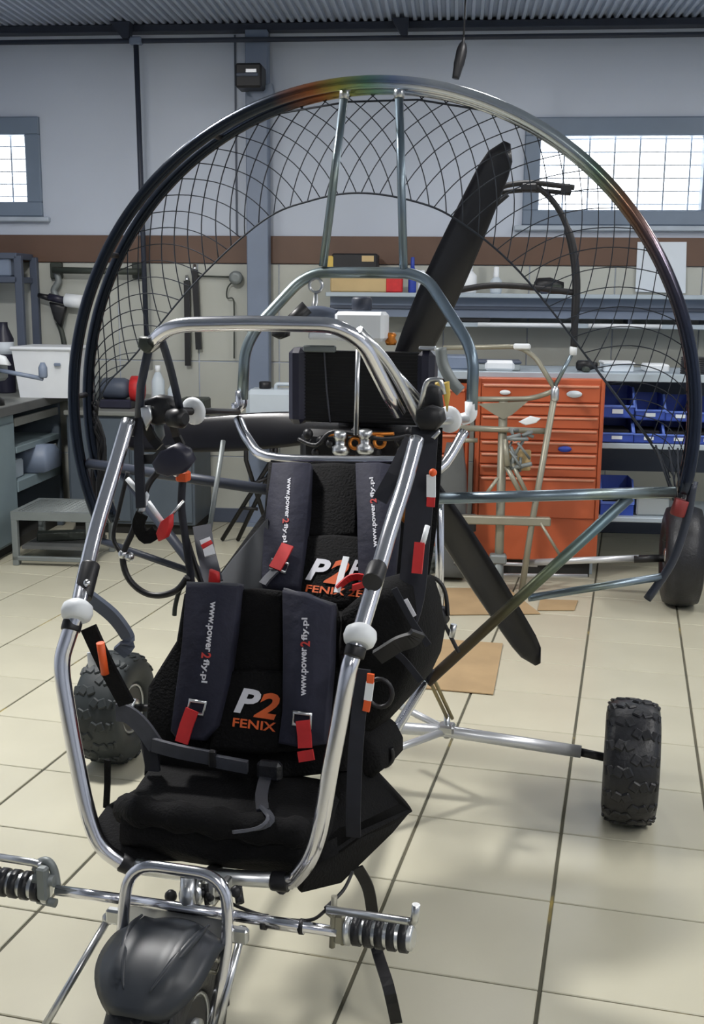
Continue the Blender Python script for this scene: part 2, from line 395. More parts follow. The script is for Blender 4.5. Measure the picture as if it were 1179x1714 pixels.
bm_ = MB(); wbox(bm_, SL, SR, TW-.10, TW, CZ-.045, CZ, .004); structure(obj('trim_2', bm_, 'darkpipe'), 'dark edge beam between ceiling and back wall')
cm = MB(); cs0, _ = ws(418, 300, TW); cs1, _ = ws(454, 300, TW); wbox(cm, cs0, cs1, TW-.13, TW-.02, 0, CZ-.045, .006); wbox(cm, cs0-.03, cs1+.03, TW-.15, TW, 0, .03)
structure(obj('trim_3', cm, 'steelgrey'), 'grey steel column standing at the back wall')
se = MB(); s_, _ = ws(396, 300, TW); wbox(se, s_-.006, s_+.006, TW-.008, TW, 1.96, CZ-.05); structure(obj('trim_4', se, 'shelfd'), 'thin vertical joint between wall panels')
# windows
def window(nm, w, muls, label):
    fw = .115; fr = MB(); s0, s1, z0, z1 = w['s0'], w['s1'], w['z0'], w['z1']; t0, t1 = TW-.03, TW+.08
    wbox(fr, s0, s1, t0, t1, z1-fw, z1, .008); wbox(fr, s0, s1, t0, t1, z0, z0+fw*.85, .008)
    for a in [s0+fw*.45]+muls+[s1-fw*.45]: wbox(fr, a-fw*.45, a+fw*.45, t0+.002, t1, z0+fw*.8, z1-fw*.95, .008)
    o = structure(obj(nm, fr, 'winframe'), label)
    edges = [s0]+muls+[s1]
    for a, b in zip(edges[:-1], edges[1:]):
        p = MB(); wbox(p, a+.04, b-.04, TW+.03, TW+.036, z0+.07, z1-.07); pv = [v-o.location for v in p.v]; p.v = pv; obj('pane', p, 'glass', o)
    sb = MB(); wbox(sb, s0-.05, s1+.05, TW-.05, TW, z0-.035, z0-.002, .006); sb.v = [v-o.location for v in sb.v]; obj('sill', sb, 'sill', o)
    for k in range(int((s1-s0)/.162)):
        g = MB(); wbox(g, s0+.1+k*.162, s0+.111+k*.162, TW+.13, TW+.138, z0, z1); g.v = [v-o.location for v in g.v]; obj('grille_bar', g, 'white', o)
    for k in range(7):
        g = MB(); z = z0+.06+k*.082; wbox(g, s0, s1, TW+.138, TW+.145, z, z+.008); g.v = [v-o.location for v in g.v]; obj('grille_bar', g, 'white', o)
    return o
window('window_1', w1, [], 'grey framed window at the left end of the back wall')
window('window_2', w2, [1.60], 'grey framed wide window on the right of the back wall')

# ------------------------------------------------------------------ the paramotor trike (local axes: u to its left, v backwards, z up)
trike = thing('paramotor_trike', 'large two-seat paramotor trike with chrome frame, black seats, propeller and round netted cage', 'paramotor trike', TO, -YAW)
def P(name, mb, m, parent=None, label=None): return obj(name, mb, m, parent or trike, label=label)
u_, v_, z_ = V3((1, 0, 0)), V3((0, 1, 0)), V3((0, 0, 1))
def tubepart(name, path, r, m, label=None, parent=None, fil=None, n=12, closed=False):
    return P(name, MB().tube(fillet(path, fil) if fil else path, r, n, closed), m, parent, label)
def tyre(parent_, c, R, w, m, rows, rimr, label=None):
    """tyre on axis u, with raised tread lugs, and its rim"""
    c = V3(c); h = w/2
    pr = [(rimr, -h*.80), (rimr+.012, -h*.98), ((R+rimr)/2, -h*1.04), (R*.84, -h*1.0), (R*.92, -h*.88), (R*.965, -h*.66), (R*.985, -h*.3), (R*.985, h*.3), (R*.965, h*.66), (R*.92, h*.88), (R*.84, h*1.0), ((R+rimr)/2, h*1.04), (rimr+.012, h*.98), (rimr, h*.80)]
    t = P('tyre', MB().lathe(pr, c, u_, 40, closed=True), m, parent_)
    lug = MB(); N = rows
    for k in range(N):
        for side in (-1, 1):
            a = 2*math.pi*(k+(.5 if side > 0 else 0))/N
            for off, rr, ln, tw in ((.14, .984, .24, .55), (.46, .974, .26, -.45), (.74, .944, .17, .35), (.92, .895, .10, .1)):
                er = V3((0, math.cos(a), math.sin(a))); et = V3((0, -math.sin(a), math.cos(a)))
                ctr = c+er*R*rr+u_*side*h*off
                X = (u_+et*tw*side).normalized(); Y = (et-X*et.dot(X)).normalized(); Zz = X.cross(Y)
                lug.box(ctr, (h*ln*1.5, 2*math.pi*R/N*.40, .010), (X, Y, Zz), .0038)
    P('tread', lug, m, t)
    rm = MB().lathe([(rimr, -h*.8), (rimr*.93, -h*.76), (rimr*.86, -h*.35), (rimr*.86, h*.35), (rimr*.93, h*.76), (rimr, h*.8)], c, u_, 32)
    P('rim', rm, 'black', parent_)
    hub = MB().lathe([(.02, -h*1.0), (.034, -h*.96), (.036, -h*.5), (.03, 0), (.036, h*.5), (.034, h*.96), (.02, h*1.0)], c, u_, 20)
    for k in range(5):
        a = 2*math.pi*k/5; e = V3((0, math.cos(a), math.sin(a)))
        for sd in (-1, 1): hub.box(c+e*(rimr*.55)+u_*sd*h*.55, (.014, rimr*.8, .022), (u_, e, u_.cross(e)), .004)
    P('hub', hub, 'steel', parent_)
    ringm = MB().lathe([(rimr*.86, h*.80), (rimr*.98, h*.86), (rimr*.98, h*.80)], c, u_, 32, closed=True).lathe([(rimr*.86, -h*.80), (rimr*.98, -h*.86), (rimr*.98, -h*.80)], c, u_, 32, closed=True)
    P('rim_edge', ringm, 'steel', parent_)
def wheel(name, label=None):
    o = bpy.data.objects.new(name, None); link(o, trike); o.empty_display_size = .05
    if label: o['label'] = label
    return o
RW = .187
wr = wheel('rear_wheel'); tyre(wr, (.848, 0, RW), RW, .155, 'rubber', 15, .085)
wl_ = wheel('rear_wheel'); tyre(wl_, (-.848, 0, RW), RW, .155, 'rubber_d', 15, .085)
# rear axle
for sgn in (1, -1):
    P('axle_tube', MB().tube([(sgn*.02, -.01, .215), (sgn*.28, 0, .222), (sgn*.70, 0, .20)], .019, 14), 'alu_w')
    P('stub_axle', MB().tube([(sgn*.695, 0, .199), (sgn*.79, 0, .188)], .013, 12), 'black')
    P('axle_fork', MB().tube([(sgn*.285, 0, .224), (sgn*.06, -.26, .20)], .012, 10).tube([(sgn*.285, 0, .226), (sgn*.05, .16, .25)], .012, 10), 'alu_w')
    P('axle_joint', MB().box((sgn*.285, 0, .232), (.05, .05, .028), None, .006).tube([(sgn*.285, 0, .20), (sgn*.285, 0, .275)], .010, 8), 'steel')
    P('bungee_link', MB().tube([(sgn*.287, 0, .262), (sgn*.245, -.12, .43)], .006, 8).tube([(sgn*.300, .01, .262), (sgn*.258, -.11, .43)], .006, 8), 'brass')
# main keel under the seats
P('keel_tube', MB().tube(fillet([(0, -1.40, .40), (0, -1.2, .36), (0, -.5, .33), (0, .02, .26)], .1), .022, 14), 'steel')
for sgn in (1, -1):
    P('seat_rail', MB().tube(fillet([(sgn*.15, -1.285, .375), (sgn*.21, -1.0, .41), (sgn*.245, -.18, .445), (sgn*.25, .02, .60), (sgn*.26, -.10, .98)], .08), .014, 10), 'chrome')

# front wheel, fender and fork
FV, FZ = -1.52, .187
wf = wheel('front_wheel'); tyre(wf, (0, FV, FZ), .185, .13, 'rubber', 17, .082)
fd = MB(); rows = []
for k in range(17):
    a2 = math.radians(138-(138-68)*k/16)         # from the front lip over the top to the rear edge
    tt = k/16; half = .106*(1-max(0, 1-tt/.55)**2.6*.52)*(1-max(0, (tt-.8)/.2)**2*.25)
    R = .207+.006*math.sin(tt*math.pi)
    row = []
    for j in range(13):
        q = -1+2*j/12; drop = .030*abs(q)**2.4+.012*math.exp(-((abs(q)-.50)/.11)**2)*-1*(1 if .2 < tt < .85 else .0)
        r = R-drop; row.append((half*q*(1.02), FV+math.cos(a2)*r, FZ+math.sin(a2)*r))
    rows.append(row)
rows = [r for r in rows]
fd.grid(rows, True, .004); P('fender', fd, 'fender')
for sgn in (1, -1):      # raised blade-shaped ribs on the fender
    rb = MB(); pth = []
    for k in range(9):
        a = math.radians(76+50*k/8); t = k/8; pth.append((sgn*(.068-.044*t*t), FV+math.cos(a)*.209, FZ+math.sin(a)*.209))
    rb.tube(spline(pth, 3), [.009*math.sin(math.pi*min(1, max(.06, q/24)))+.001 for q in range(25)], 8); P('fender_rib', rb, 'fender')
fork = MB().tube(fillet([(-.088, FV, FZ), (-.108, -1.475, .36), (-.100, -1.452, .485), (.100, -1.452, .485), (.108, -1.475, .36), (.088, FV, FZ)], .065, 8), .0115, 14)
P('fork_hoop', fork, 'chrome')
for sgn in (1, -1):
    a = tk(405, 1560, -1.44) if sgn > 0 else tk(182, 1537, -1.44)
    b = V3((sgn*.105, FV-.02, FZ+.02)) if sgn > 0 else tk(72, 1722, -1.60)
    P('fork_strut', MB().tube([a, b], .0075, 10).ball(a, .013), 'steel')
    P('fork_lug', MB().box((sgn*.122, -1.462, .375), (.045, .018, .03), None, .004), 'steel')
P('axle_nut', MB().lathe([(.022, 0), (.022, .016), (.012, .024), (.012, .03)], (.078, FV, FZ), u_, 16), 'steel'); P('axle_nut', MB().lathe([(.022, 0), (.022, -.016), (.012, -.024)], (-.078, FV, FZ), u_, 16), 'steel')
g = MB(); g.prism([tk(x, y, -1.425) for x, y in ((212, 1512), (375, 1540), (372, 1580), (300, 1600), (215, 1560))], (0, .006, 0)); P('fork_plate', g, 'alu_w')
P('fork_plate_lug', MB().tube([tk(338, 1614, -1.50), tk(362, 1606, -1.49), tk(372, 1615, -1.48), tk(362, 1628, -1.48), tk(340, 1624, -1.50)], .0045, 8, True), 'cream')
sb = MB(); a = tk(316, 1468, -1.40); b = tk(314, 1525, -1.42); sb.tube([a, b], .016, 14); P('steering_post', sb, 'steel')
hw_ = MB()
for x, y, r in ((286, 1500, .013), (338, 1495, .009), (352, 1500, .011), (362, 1480, .008), (395, 1492, .012)): hw_.ball(tk(x, y, -1.38), r, 10, 6)
for x, y, x2, y2 in ((345, 1480, 350, 1515), (372, 1482, 374, 1500), (398, 1485, 402, 1512)): hw_.tube([tk(x, y, -1.36), tk(x2, y2, -1.38)], .009, 8)
P('steering_linkage', hw_, 'black')['kind'] = 'stuff'
st = MB()
for x in (335, 358, 380): st.box(tk(x, 1490, -1.37), (.014, .03, .05), None, .003)
P('steering_bracket', st, 'steel')
# steering bar with foot pegs
pl, pr_ = tk(70, 1487, -1.41), tk(590, 1557, -1.41)
P('steering_bar', MB().tube([tk(95, 1490, -1.42), tk(205, 1505, -1.425)], .0105, 12).tube([tk(205, 1505, -1.425), tk(395, 1533, -1.425)], .011, 12).tube([tk(395, 1533, -1.425), tk(565, 1560, -1.42)], .0105, 12).tube([tk(440, 1542, -1.42), tk(510, 1552, -1.42)], .0125, 12), 'chrome')
for sgn in (1, -1):
    pk = bpy.data.objects.new('foot_peg', None); link(pk, trike); pk.empty_display_size = .03
    if sgn > 0: a, b = tk(592, 1556, -1.41), tk(690, 1570, -1.42)
    else: a, b = tk(72, 1486, -1.41), tk(-22, 1472, -1.42)
    d = (b-a).normalized(); Lg = (b-a).length
    P('core', MB().lathe([(.022, 0), (.0235, .004), (.0235, Lg), (.018, Lg+.004)], a, d, 20), 'steel', pk)
    for k in range(5):
        q = Lg*(k+.42)/5.0; P('rubber_ring', MB().lathe([(.0235, -.0078), (.0285, -.007), (.0285, .007), (.0235, .0078)], a+d*q, d, 20, closed=True), 'rubber', pk)
    c = a-d*.016
    P('peg_plate', MB().lathe([(.012, -.016), (.03, -.012), (.03, -.006), (.018, 0), (.018, .014)], a, d, 18), 'steel', pk)
lv = MB(); lv.tube(fillet([tk(548, 1522, -1.43), tk(690, 1543, -1.45), tk(694, 1541, -1.47), tk(697, 1514, -1.47)], .01), .0075, 10); P('brake_pedal', lv, 'steel')
lv2 = MB(); lv2.tube(fillet([tk(-20, 1432, -1.42), tk(58, 1444, -1.42), tk(70, 1448, -1.42)], .01), .008, 10); P('clutch_pedal', lv2, 'steel')
cl_ = MB()
cl_.tube(spline([tk(x, y, -1.41) for x, y in ((60, 1456), (66, 1444), (80, 1442), (90, 1456), (95, 1482))], 4), .009, 10).tube([tk(64, 1505, -1.41), tk(94, 1512, -1.41)], .009, 10).tube([tk(58, 1470, -1.42), tk(92, 1474, -1.42)], .012, 12)
cl_.box(tk(72, 1478, -1.43), (.022, .02, .07), None, .004); P('pedal_cylinder', cl_, 'stool')
br2 = MB()
for x, y, x2, y2 in ((560, 1500, 556, 1585), (572, 1560, 575, 1580), (548, 1525, 560, 1535)): br2.tube([tk(x, y, -1.42), tk(x2, y2, -1.42)], .006, 8)
br2.box(tk(568, 1555, -1.42), (.02, .012, .06), None, .004); P('pedal_bracket', br2, 'cream')
P('brake_cable', MB().tube(spline([tk(545, 1524, -1.42), tk(520, 1540, -1.40), tk(470, 1538, -1.38), tk(420, 1526, -1.37), tk(360, 1500, -1.36)], 6), .0035, 8).tube(spline([tk(545, 1520, -1.42), tk(575, 1490, -1.36), tk(590, 1460, -1.28)], 6), .0035, 8), 'black')
P('cable_clip', MB().lathe([(.015, -.005), (.015, .005)], tk(443, 1543, -1.42), (pr_-pl), 14), 'black'); P('cable_clip', MB().lathe([(.015, -.004), (.015, .004)], tk(506, 1551, -1.42), (pr_-pl), 14), 'black')

# front side hoop (chrome) with knuckles
vst = [(215, 705, 698, 735, -.90), (190, 790, 676, 815, -.985), (160, 890, 652, 890, -1.085), (140, 975, 625, 985, -1.18), (130, 1022, 602, 1062, -1.245), (114, 1068, 590, 1100, -1.27), (104, 1112, 583, 1125, -1.285), (112, 1180, 570, 1200, -1.295), (130, 1280, 553, 1290, -1.305), (150, 1370, 536, 1385, -1.315), (172, 1418, 518, 1438, -1.315), (213, 1449, 492, 1472, -1.305)]
Lp = [tk(a, b, v) for a, b, _, _, v in vst]; Rp = [tk(c, d, v) for _, _, c, d, v in vst]
P('side_hoop', MB().tube(spline(Lp, 5)[:]+[tk(225, 1452, -1.304)], .0168, 16), 'chrome')
P('side_hoop', MB().tube(spline(Rp, 5)[:]+[tk(470, 1477, -1.304)], .0168, 16), 'chrome')
P('front_crossbar', MB().tube([tk(205, 1447, -1.304), tk(345, 1466, -1.304), tk(490, 1475, -1.304)], .0162, 16), 'steel')
def sleeve(name, a, b, r, m): a = V3(a); b = V3(b); d = b-a; return P(name, MB().lathe([(r*.96, 0), (r, .004), (r, d.length-.004), (r*.96, d.length)], a, d, 20), m)
sleeve('joint_tape', tk(203, 1443, -1.305), tk(226, 1452, -1.304), .0195, 'black')
sleeve('joint_tape', tk(456, 1474, -1.304), tk(484, 1477, -1.304), .0195, 'black')
for pts, v in ((((122, 1040), (118, 1056)), -1.255), (((597, 1082), (592, 1100)), -1.262)): sleeve('hoop_sleeve', tk(*pts[0], v), tk(*pts[1], v-.01), .0205, 'black')
for (x, y) in ((129, 1024), (603, 1066)):
    c = tk(x, y, -1.25); d = (tk(x+8, y-40, -1.21)-c).normalized(); P('white_collar', MB().lathe([(.020, -.020), (.030, -.012), (.033, 0), (.031, .012), (.022, .020)], c, d, 22), 'white')
for a, b in (((152, 945), (138, 1000)), ((632, 950), (623, 975))): sleeve('hoop_grip', tk(*a, -1.15), tk(*b, -1.205), .0205, 'black')
P('grip_bolt', MB().ball(tk(146, 976, -1.21), .008), 'steel'); P('grip_bolt', MB().ball(tk(622, 968, -1.19), .012), 'steel')
# swing levers beside the seat
for px in (((150, 1000), (188, 1030), (212, 1062), (214, 1078), (200, 1092)), ((700, 1058), (690, 1070), (668, 1078), (645, 1092), (632, 1100))):
    P('swing_lever', MB().ribbon(spline([tk(x, y, -1.10) for x, y in px], 4), (.25, -.2, .9), .032, .012), 'shelfd' if px[0][0] < 300 else 'black')

# upper arch, forward of the rear seat
AL = [tk(232, 704, -.82), tk(236, 645, -.86), tk(250, 578, -.93), tk(287, 544, -.985), tk(420, 541, -.985), tk(562, 544, -.985), tk(607, 572, -.955), tk(637, 632, -.90), tk(668, 692, -.84)]
P('roll_arch', MB().tube(fillet(AL[2:], .05, 6), .0165, 16), 'chrome')
P('roll_arch_leg', MB().tube(AL[:3], .010, 12), 'darkpipe')
P('roll_arch_brace', MB().tube(fillet([tk(268, 560, -.95), tk(284, 610, -.90), tk(304, 695, -.80)], .05), .009, 12), 'darkpipe')
P('roll_arch_brace', MB().tube(fillet([tk(600, 553, -.965), tk(650, 606, -.90), tk(682, 664, -.84), tk(708, 716, -.79)], .06), .0110, 14), 'steel')
P('roll_arch_brace', MB().tube([tk(652, 612, -.88), tk(706, 672, -.78)], .0085, 12), 'steel')
P('arch_clamp', MB().pillow([tk(x, y, -.93) for x, y in ((238, 562), (262, 566), (264, 582), (250, 592), (236, 580))], (0, 1, 0), .05), 'gdark')
P('arch_cap', MB().ball(tk(707, 714, -.80), .010), 'steel')
P('starter_rod', MB().tube([tk(600, 575, -.30), tk(596, 728, -.30)], .0068, 10), 'steel')

# cage: two round hoops with the net between the rear one and an inner cord
RC, ZC = .967, 1.195
def ringpt(deg, v, r=RC): a = math.radians(deg); return V3((r*math.cos(a), v, ZC+r*math.sin(a)))
for v in (.015, .115):
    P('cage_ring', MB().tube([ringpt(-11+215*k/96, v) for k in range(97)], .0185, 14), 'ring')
P('ring_tail', MB().tube(spline([tk(1160, 812, .015), tk(1150, 870, .015), tk(1126, 940, .015), tk(1084, 1003, .015)], 5), .0125, 12), 'darkpipe')
for d in (150, 120, 95, 62, 32, 5, 178): P('ring_spacer', MB().tube([ringpt(d, .015), ringpt(d, .115)], .009, 8), 'black')
cpx = [(158, 700), (178, 645), (225, 595), (330, 470), (440, 370), (520, 336), (600, 323), (690, 336), (765, 368), (870, 455), (1000, 620), (1085, 735), (1122, 800)]
cord = spline([tk(x, y, .115) for x, y in cpx], 8)
acc = [0.]
for a, b in zip(cord[:-1], cord[1:]): acc.append(acc[-1]+(b-a).length)
def cordpt(t):
    q = max(0, min(1, t))*acc[-1]
    for i in range(len(acc)-1):
        if acc[i+1] >= q: w = (q-acc[i])/max(1e-9, acc[i+1]-acc[i]); return cord[i].lerp(cord[i+1], w)
    return cord[-1]
def netpt(sv, r):
    sv = max(0, min(1, sv)); return ringpt(186-196*sv, .115).lerp(cordpt(sv), r)
P('net_top_cord', MB().tube([ringpt(112, .115), ringpt(95, .115, .935), ringpt(82, .115, .94), ringpt(66, .115)], .003, 6), 'net')
P('net_edge_cord', MB().tube(cord, .0032, 6), 'net')
nt_ = MB(); NS = 44
for sg in (1, -1):
    for k in range(-3, NS+4):
        pts = []
        for j in range(13):
            r = j/12; sv = k/NS+sg*.085*(r-.5+.12*math.sin(r*math.pi))
            if -.001 <= sv <= 1.001: pts.append(netpt(sv, r))
        if len(pts) > 1: nt_.tube(pts, .0020, 4)
P('cage_net', nt_, 'net')['kind'] = 'stuff'
P('net_tie_cord', MB().tube([tk(985, 600, .11), tk(1092, 742, .11)], .004, 6), 'net')
lo = MB()
for k, (a, b) in enumerate((((1098, 745), (1128, 838)), ((1105, 760), (1132, 836)), ((1120, 748), (1134, 836)), ((1135, 750), (1137, 834)), ((1150, 752), (1139, 834)), ((1162, 758), (1142, 832)))): lo.tube([tk(*a, .11), tk(*b, .06)], .003, 5)
P('net_gather', lo, 'net')['kind'] = 'stuff'
lo = MB()
for k in range(34):
    a = random.uniform(0, 1); x0 = 142+random.uniform(0, 22); y0 = 665+random.uniform(0, 50)
    lo.tube(spline([tk(x0, y0, .11), tk(150+random.uniform(0, 26), y0+50, .12), tk(152+random.uniform(0, 22), 800+random.uniform(0, 60), .1), tk(160+random.uniform(0, 14), 905, .1)], 4), .006, 5)
P('net_bundle', lo, 'black')['kind'] = 'stuff'
P('ring_red_tape', MB().lathe([(.020, -.024), (.022, -.022), (.022, .022), (.020, .024)], ringpt(-13.5, .012), (ringpt(-16, .015)-ringpt(-12, .015)), 14), mat('dark_red_tape', (128, 44, 44), .6))
# struts from the ring to the frame
for x0, y0, x1, y1 in ((578, 148, 541, 446), (668, 146, 676, 456)):
    a, b = tk(x0, y0, .066), tk(x1, y1, .0); P('cage_strut', MB().tube([a, b], .0125, 12), 'slate'); P('strut_end', MB().ball(a, .017).tube([a, a+(b-a)*.06], .015, 10), 'steel')
for sgn in (1, -1):
    P('side_brace', MB().tube([(sgn*.25, -.14, .985), (sgn*.925, .02, 1.012)], .0165, 12), 'slate' if sgn > 0 else 'darkpipe')
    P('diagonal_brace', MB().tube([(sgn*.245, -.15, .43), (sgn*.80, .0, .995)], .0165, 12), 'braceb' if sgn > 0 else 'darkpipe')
    q1, q2_ = tk(884, 1001, -.04), tk(1112, 965, .015)
    P('lower_brace', MB().tube([(sgn*q1.x, q1.y, q1.z), (sgn*q2_.x, q2_.y, q2_.z)], .0115, 10), 'slate' if sgn > 0 else 'darkpipe')
# octagonal engine hoop
HP = [(406, 668, -.11), (410, 585, -.112), (432, 545, -.09), (500, 472, -.01), (532, 456, .002), (688, 457, .002), (718, 470, -.01), (783, 572, -.09), (793, 605, -.112), (790, 686, -.11)]
P('engine_hoop', MB().tube(fillet([tk(*q) for q in HP], .05), .0165, 14), 'slate')
HB = [(399, 702, -.125), (415, 735, -.19), (450, 765, -.275), (570, 771, -.285), (680, 772, -.275), (735, 785, -.20), (778, 722, -.13)]
P('engine_hoop_base', MB().tube(spline([tk(*q) for q in HB], 5), .0150, 14), 'chrome')
for (x, y) in ((404, 672), (789, 690)): P('elbow', MB().tube(fillet([tk(x-12 if x < 500 else x-16, y+12, -.11), tk(x, y+8, -.11), tk(x, y-18, -.11)], .02), .018, 12), 'chrome' if x < 500 else 'white')
for a, b, w in (((300, 688), (398, 690), (324, 688)), ((716, 706), (782, 702), (752, 702))):
    p, q = tk(*a, -.78), tk(*b, -.12); P('hang_arm', MB().tube([p, q], .010, 12), 'black' if a[0] < 500 else 'steel')
    c = p.lerp(q, (w[0]-a[0])/(b[0]-a[0])*.55+.05); P('pulley_disc', MB().lathe([(.008, -.010), (.031, -.009), (.035, -.003), (.035, .003), (.031, .009), (.008, .010)], tk(w[0], w[1], -.66 if a[0] < 500 else -.42), V3((.25, 1, .1)), 22), 'white')
# radiator, bottle, engine
P('radiator_core', MB().box((0, .01, 1.288), (.36, .06, .215), None, .004), 'radi')
fins = MB()
for k in range(20): fins.box((0, -.022, 1.19+k*.0103), (.35, .004, .003))
P('radiator_fins', fins, 'radi')['kind'] = 'stuff'
for sgn in (1, -1): P('radiator_tank', MB().box((sgn*.198, .005, 1.288), (.052, .085, .232), None, .016), 'radt')
P('radiator_cap', MB().box(tk(716, 583, -.03), (.05, .02, .012), None, .003), 'steel')
P('radiator_bracket', MB().box((-.125, -.03, 1.402), (.10, .02, .02), None, .004), 'stool')
P('drive_chain', MB().tube(spline([tk(543, 590, -.035), tk(547, 650, -.03), tk(553, 708, -.03)], 4), .0030, 6), 'web')
bo = MB(); a, b = tk(565, 570, -.05), tk(648, 522, -.05); bo.box((a+b)/2, (abs(b.x-a.x), .08, abs(b.z-a.z)), None, .010); P('coolant_bottle', bo, 'white')
bo = MB(); a, b = tk(520, 568, -.06), tk(575, 556, -.06); bo.box((a+b)/2, (abs(b.x-a.x), .06, .022), None, .006); P('bottle_foot', bo, 'white')
P('bottle_cap', MB().lathe([(.028, -.02), (.03, -.017), (.03, .012), (.026, .018), (.012, .02)], tk(606, 508, -.03), z_, 20), 'darkpipe')
P('copper_fitting', MB().lathe([(.014, -.02), (.018, -.01), (.012, .0), (.016, .01), (.01, .016)], tk(655, 566, -.02), z_, 14), 'copper')
P('air_filter', MB().tube([tk(478, 545, -.1), tk(514, 514, -.08)], [.016, .022], 12), 'black')
P('air_filter_end', MB().pillow([tk(x, y, -.12) for x, y in ((458, 553), (485, 550), (483, 563), (470, 568), (458, 562))], (0, 1, 0), .05), 'black')
P('air_hose', MB().tube(spline([tk(505, 525, -.05), tk(535, 522, -.03), tk(565, 528, -.02)], 4), .018, 12), 'shelfd')
P('lifting_eye', MB().tube([tk(529, 478, -.01)+V3((math.cos(a)*.02, 0, math.sin(a)*.02)) for a in [2*math.pi*k/16 for k in range(16)]], .005, 8, True), 'steel')
P('eye_rod', MB().tube([tk(529, 492, -.01), tk(527, 512, -.02), tk(525, 545, -.05)], [.005, .010, .006], 10), 'steel')
en = MB(); en.box((0, .03, 1.08), (.34, .24, .17), None, .02); P('engine_block', en, 'black')
for sgn in (-1, 1): P('crankcase_side', MB().box((sgn*.15, -.02, 1.10), (.05, .12, .09), None, .015), 'radi')
for x, y in ((571, 741), (612, 739)):
    c = tk(x, y, -.17)
    P('carburettor', MB().lathe([(.020, -.035), (.026, -.028), (.026, -.012), (.016, -.006), (.018, .012), (.022, .016), (.020, .032), (.010, .036)], c, z_, 18), 'steel')
    P('copper_ring', MB().lathe([(.010, -.006), (.020, -.006), (.020, .006), (.010, .006)], c+V3((.042, -.0, .0)), (.3, -1, .2), 16, closed=True), 'copper')
P('fuel_rail', MB().tube([tk(545, 728, -.15), tk(660, 726, -.15)], .005, 8), 'copper')
pb = MB()
for k in range(16): pb.ball(tk(random.uniform(500, 720), random.uniform(715, 762), -.13+random.uniform(-.03, .03)), random.uniform(.008, .02), 8, 6)
P('engine_fittings', pb, 'black')['kind'] = 'stuff'
P('fuel_line', MB().tube(spline([tk(500, 735, -.16), tk(530, 745, -.18), tk(560, 722, -.17), tk(640, 735, -.18), tk(690, 728, -.16)], 5), .006, 8), 'black')
P('gearbox', MB().lathe([(.05, -.16), (.09, -.14), (.09, -.02), (.05, .0)], (0, .20, 1.16), v_, 24), 'black')
# propeller with three blades
pp = bpy.data.objects.new('propeller', None); link(pp, trike); pp.empty_display_size = .05
HUB = V3((.012, .235, 1.158))
P('hub', MB().lathe([(.055, -.03), (.06, -.025), (.06, .025), (.055, .03), (.02, .04)], HUB, v_, 24), 'steel', pp)
for ang in (66.5, -55.5, 185.5):
    a = math.radians(ang); er = V3((math.cos(a), 0, math.sin(a))); et = V3((-math.sin(a), 0, math.cos(a))); rows = []
    for k in range(21):
        r = .05+.885*k/20; t = k/20
        ch = .075+.055*math.sin(min(1, t/.45)*math.pi/2)-.045*max(0, (t-.45)/.55)**1.6; 
        if t > .9: ch *= math.sqrt(max(.05, 1-((t-.9)/.1)**2*.93))
        pit = math.radians(30-18*t); th = .016*(1-.65*t)
        cdir = (et*math.cos(pit)-v_*math.sin(pit)); nd = (et*math.sin(pit)+v_*math.cos(pit)); row = []
        for q in range(15):
            w = 2*math.pi*q/14; row.append(HUB+er*r+cdir*(math.cos(w)*ch/2+ch*.03)+nd*math.sin(w)*th*(1-.5*math.cos(w+math.pi)*.6))
        rows.append(row)
    b = MB().grid(rows, True); n_ = 15; b.f.append(tuple(300+q for q in range(14))); b.sm.append(False); b.f.append(tuple(range(14))[::-1]); b.sm.append(False)
    P('blade', b, 'carbon', pp)

# ------------------------------------------------------------------ seats
def tp(x, y, p0, n):
    d = ray(x, y); d = V3((d.dot(TU), d.dot(TV), d.z)); c = inv(CAMP); return c + d*((V3(p0)-c).dot(n)/d.dot(n))
def seat(name, label, top, bot): 
    o = bpy.data.objects.new(name, None); link(o, trike); o.empty_display_size = .05; o['label'] = label
    top = V3(top); bot = V3(bot); d = (bot-top).normalized(); n = u_.cross(d); n = n if n.y < 0 else -n
    return o, (lambda x, y, off=0.: tp(x, y, top+n*off, n)), n
fs_, fp, fn = seat('front_seat', 'front black seat', (0, -.95, .89), (0, -1.035, .62))
rs_, rp, rn = seat('rear_seat', 'rear black seat, higher than the front one', (0, -.325, 1.088), (0, -.545, .83))
def pad(name, pts, f_, n, off, th, m, par, edge=.86): return P(name, MB().pillow([f_(x, y, off) for x, y in pts], n, th, edge), m, par)
# front seat
pad('back_panel', [(313, 992), (350, 990), (565, 1014), (582, 1090), (585, 1290), (420, 1310), (245, 1300), (252, 1150), (270, 1120), (300, 1072)], fp, fn, -.035, .05, 'fabric', fs_, .93)
pad('centre_pad', [(398, 985), (440, 985), (482, 990), (478, 1060), (474, 1128), (425, 1132), (384, 1126), (391, 1060)], fp, fn, .0, .045, 'fabric', fs_)
pad('lumbar_pad', [(374, 1122), (430, 1118), (512, 1126), (520, 1190), (512, 1255), (440, 1262), (352, 1256), (362, 1190)], fp, fn, .012, .045, 'fabric', fs_)
pad('shoulder_pad', [(317, 977), (360, 976), (405, 980), (398, 1060), (386, 1140), (368, 1215), (345, 1240), (300, 1236), (291, 1225), (298, 1170), (310, 1080)], fp, fn, .035, .05, 'navy', fs_, .94)
pad('shoulder_pad', [(477, 986), (515, 992), (561, 1013), (559, 1110), (551, 1205), (548, 1245), (508, 1252), (470, 1245), (477, 1190), (478, 1090)], fp, fn, .035, .05, 'navy', fs_, .94)
pad('pad_lit_top', [(317, 974), (405, 977), (405, 984), (317, 986)], fp, fn, .030, .05, 'web', fs_, .9)  # added grey strips paint the light on the pads' top faces
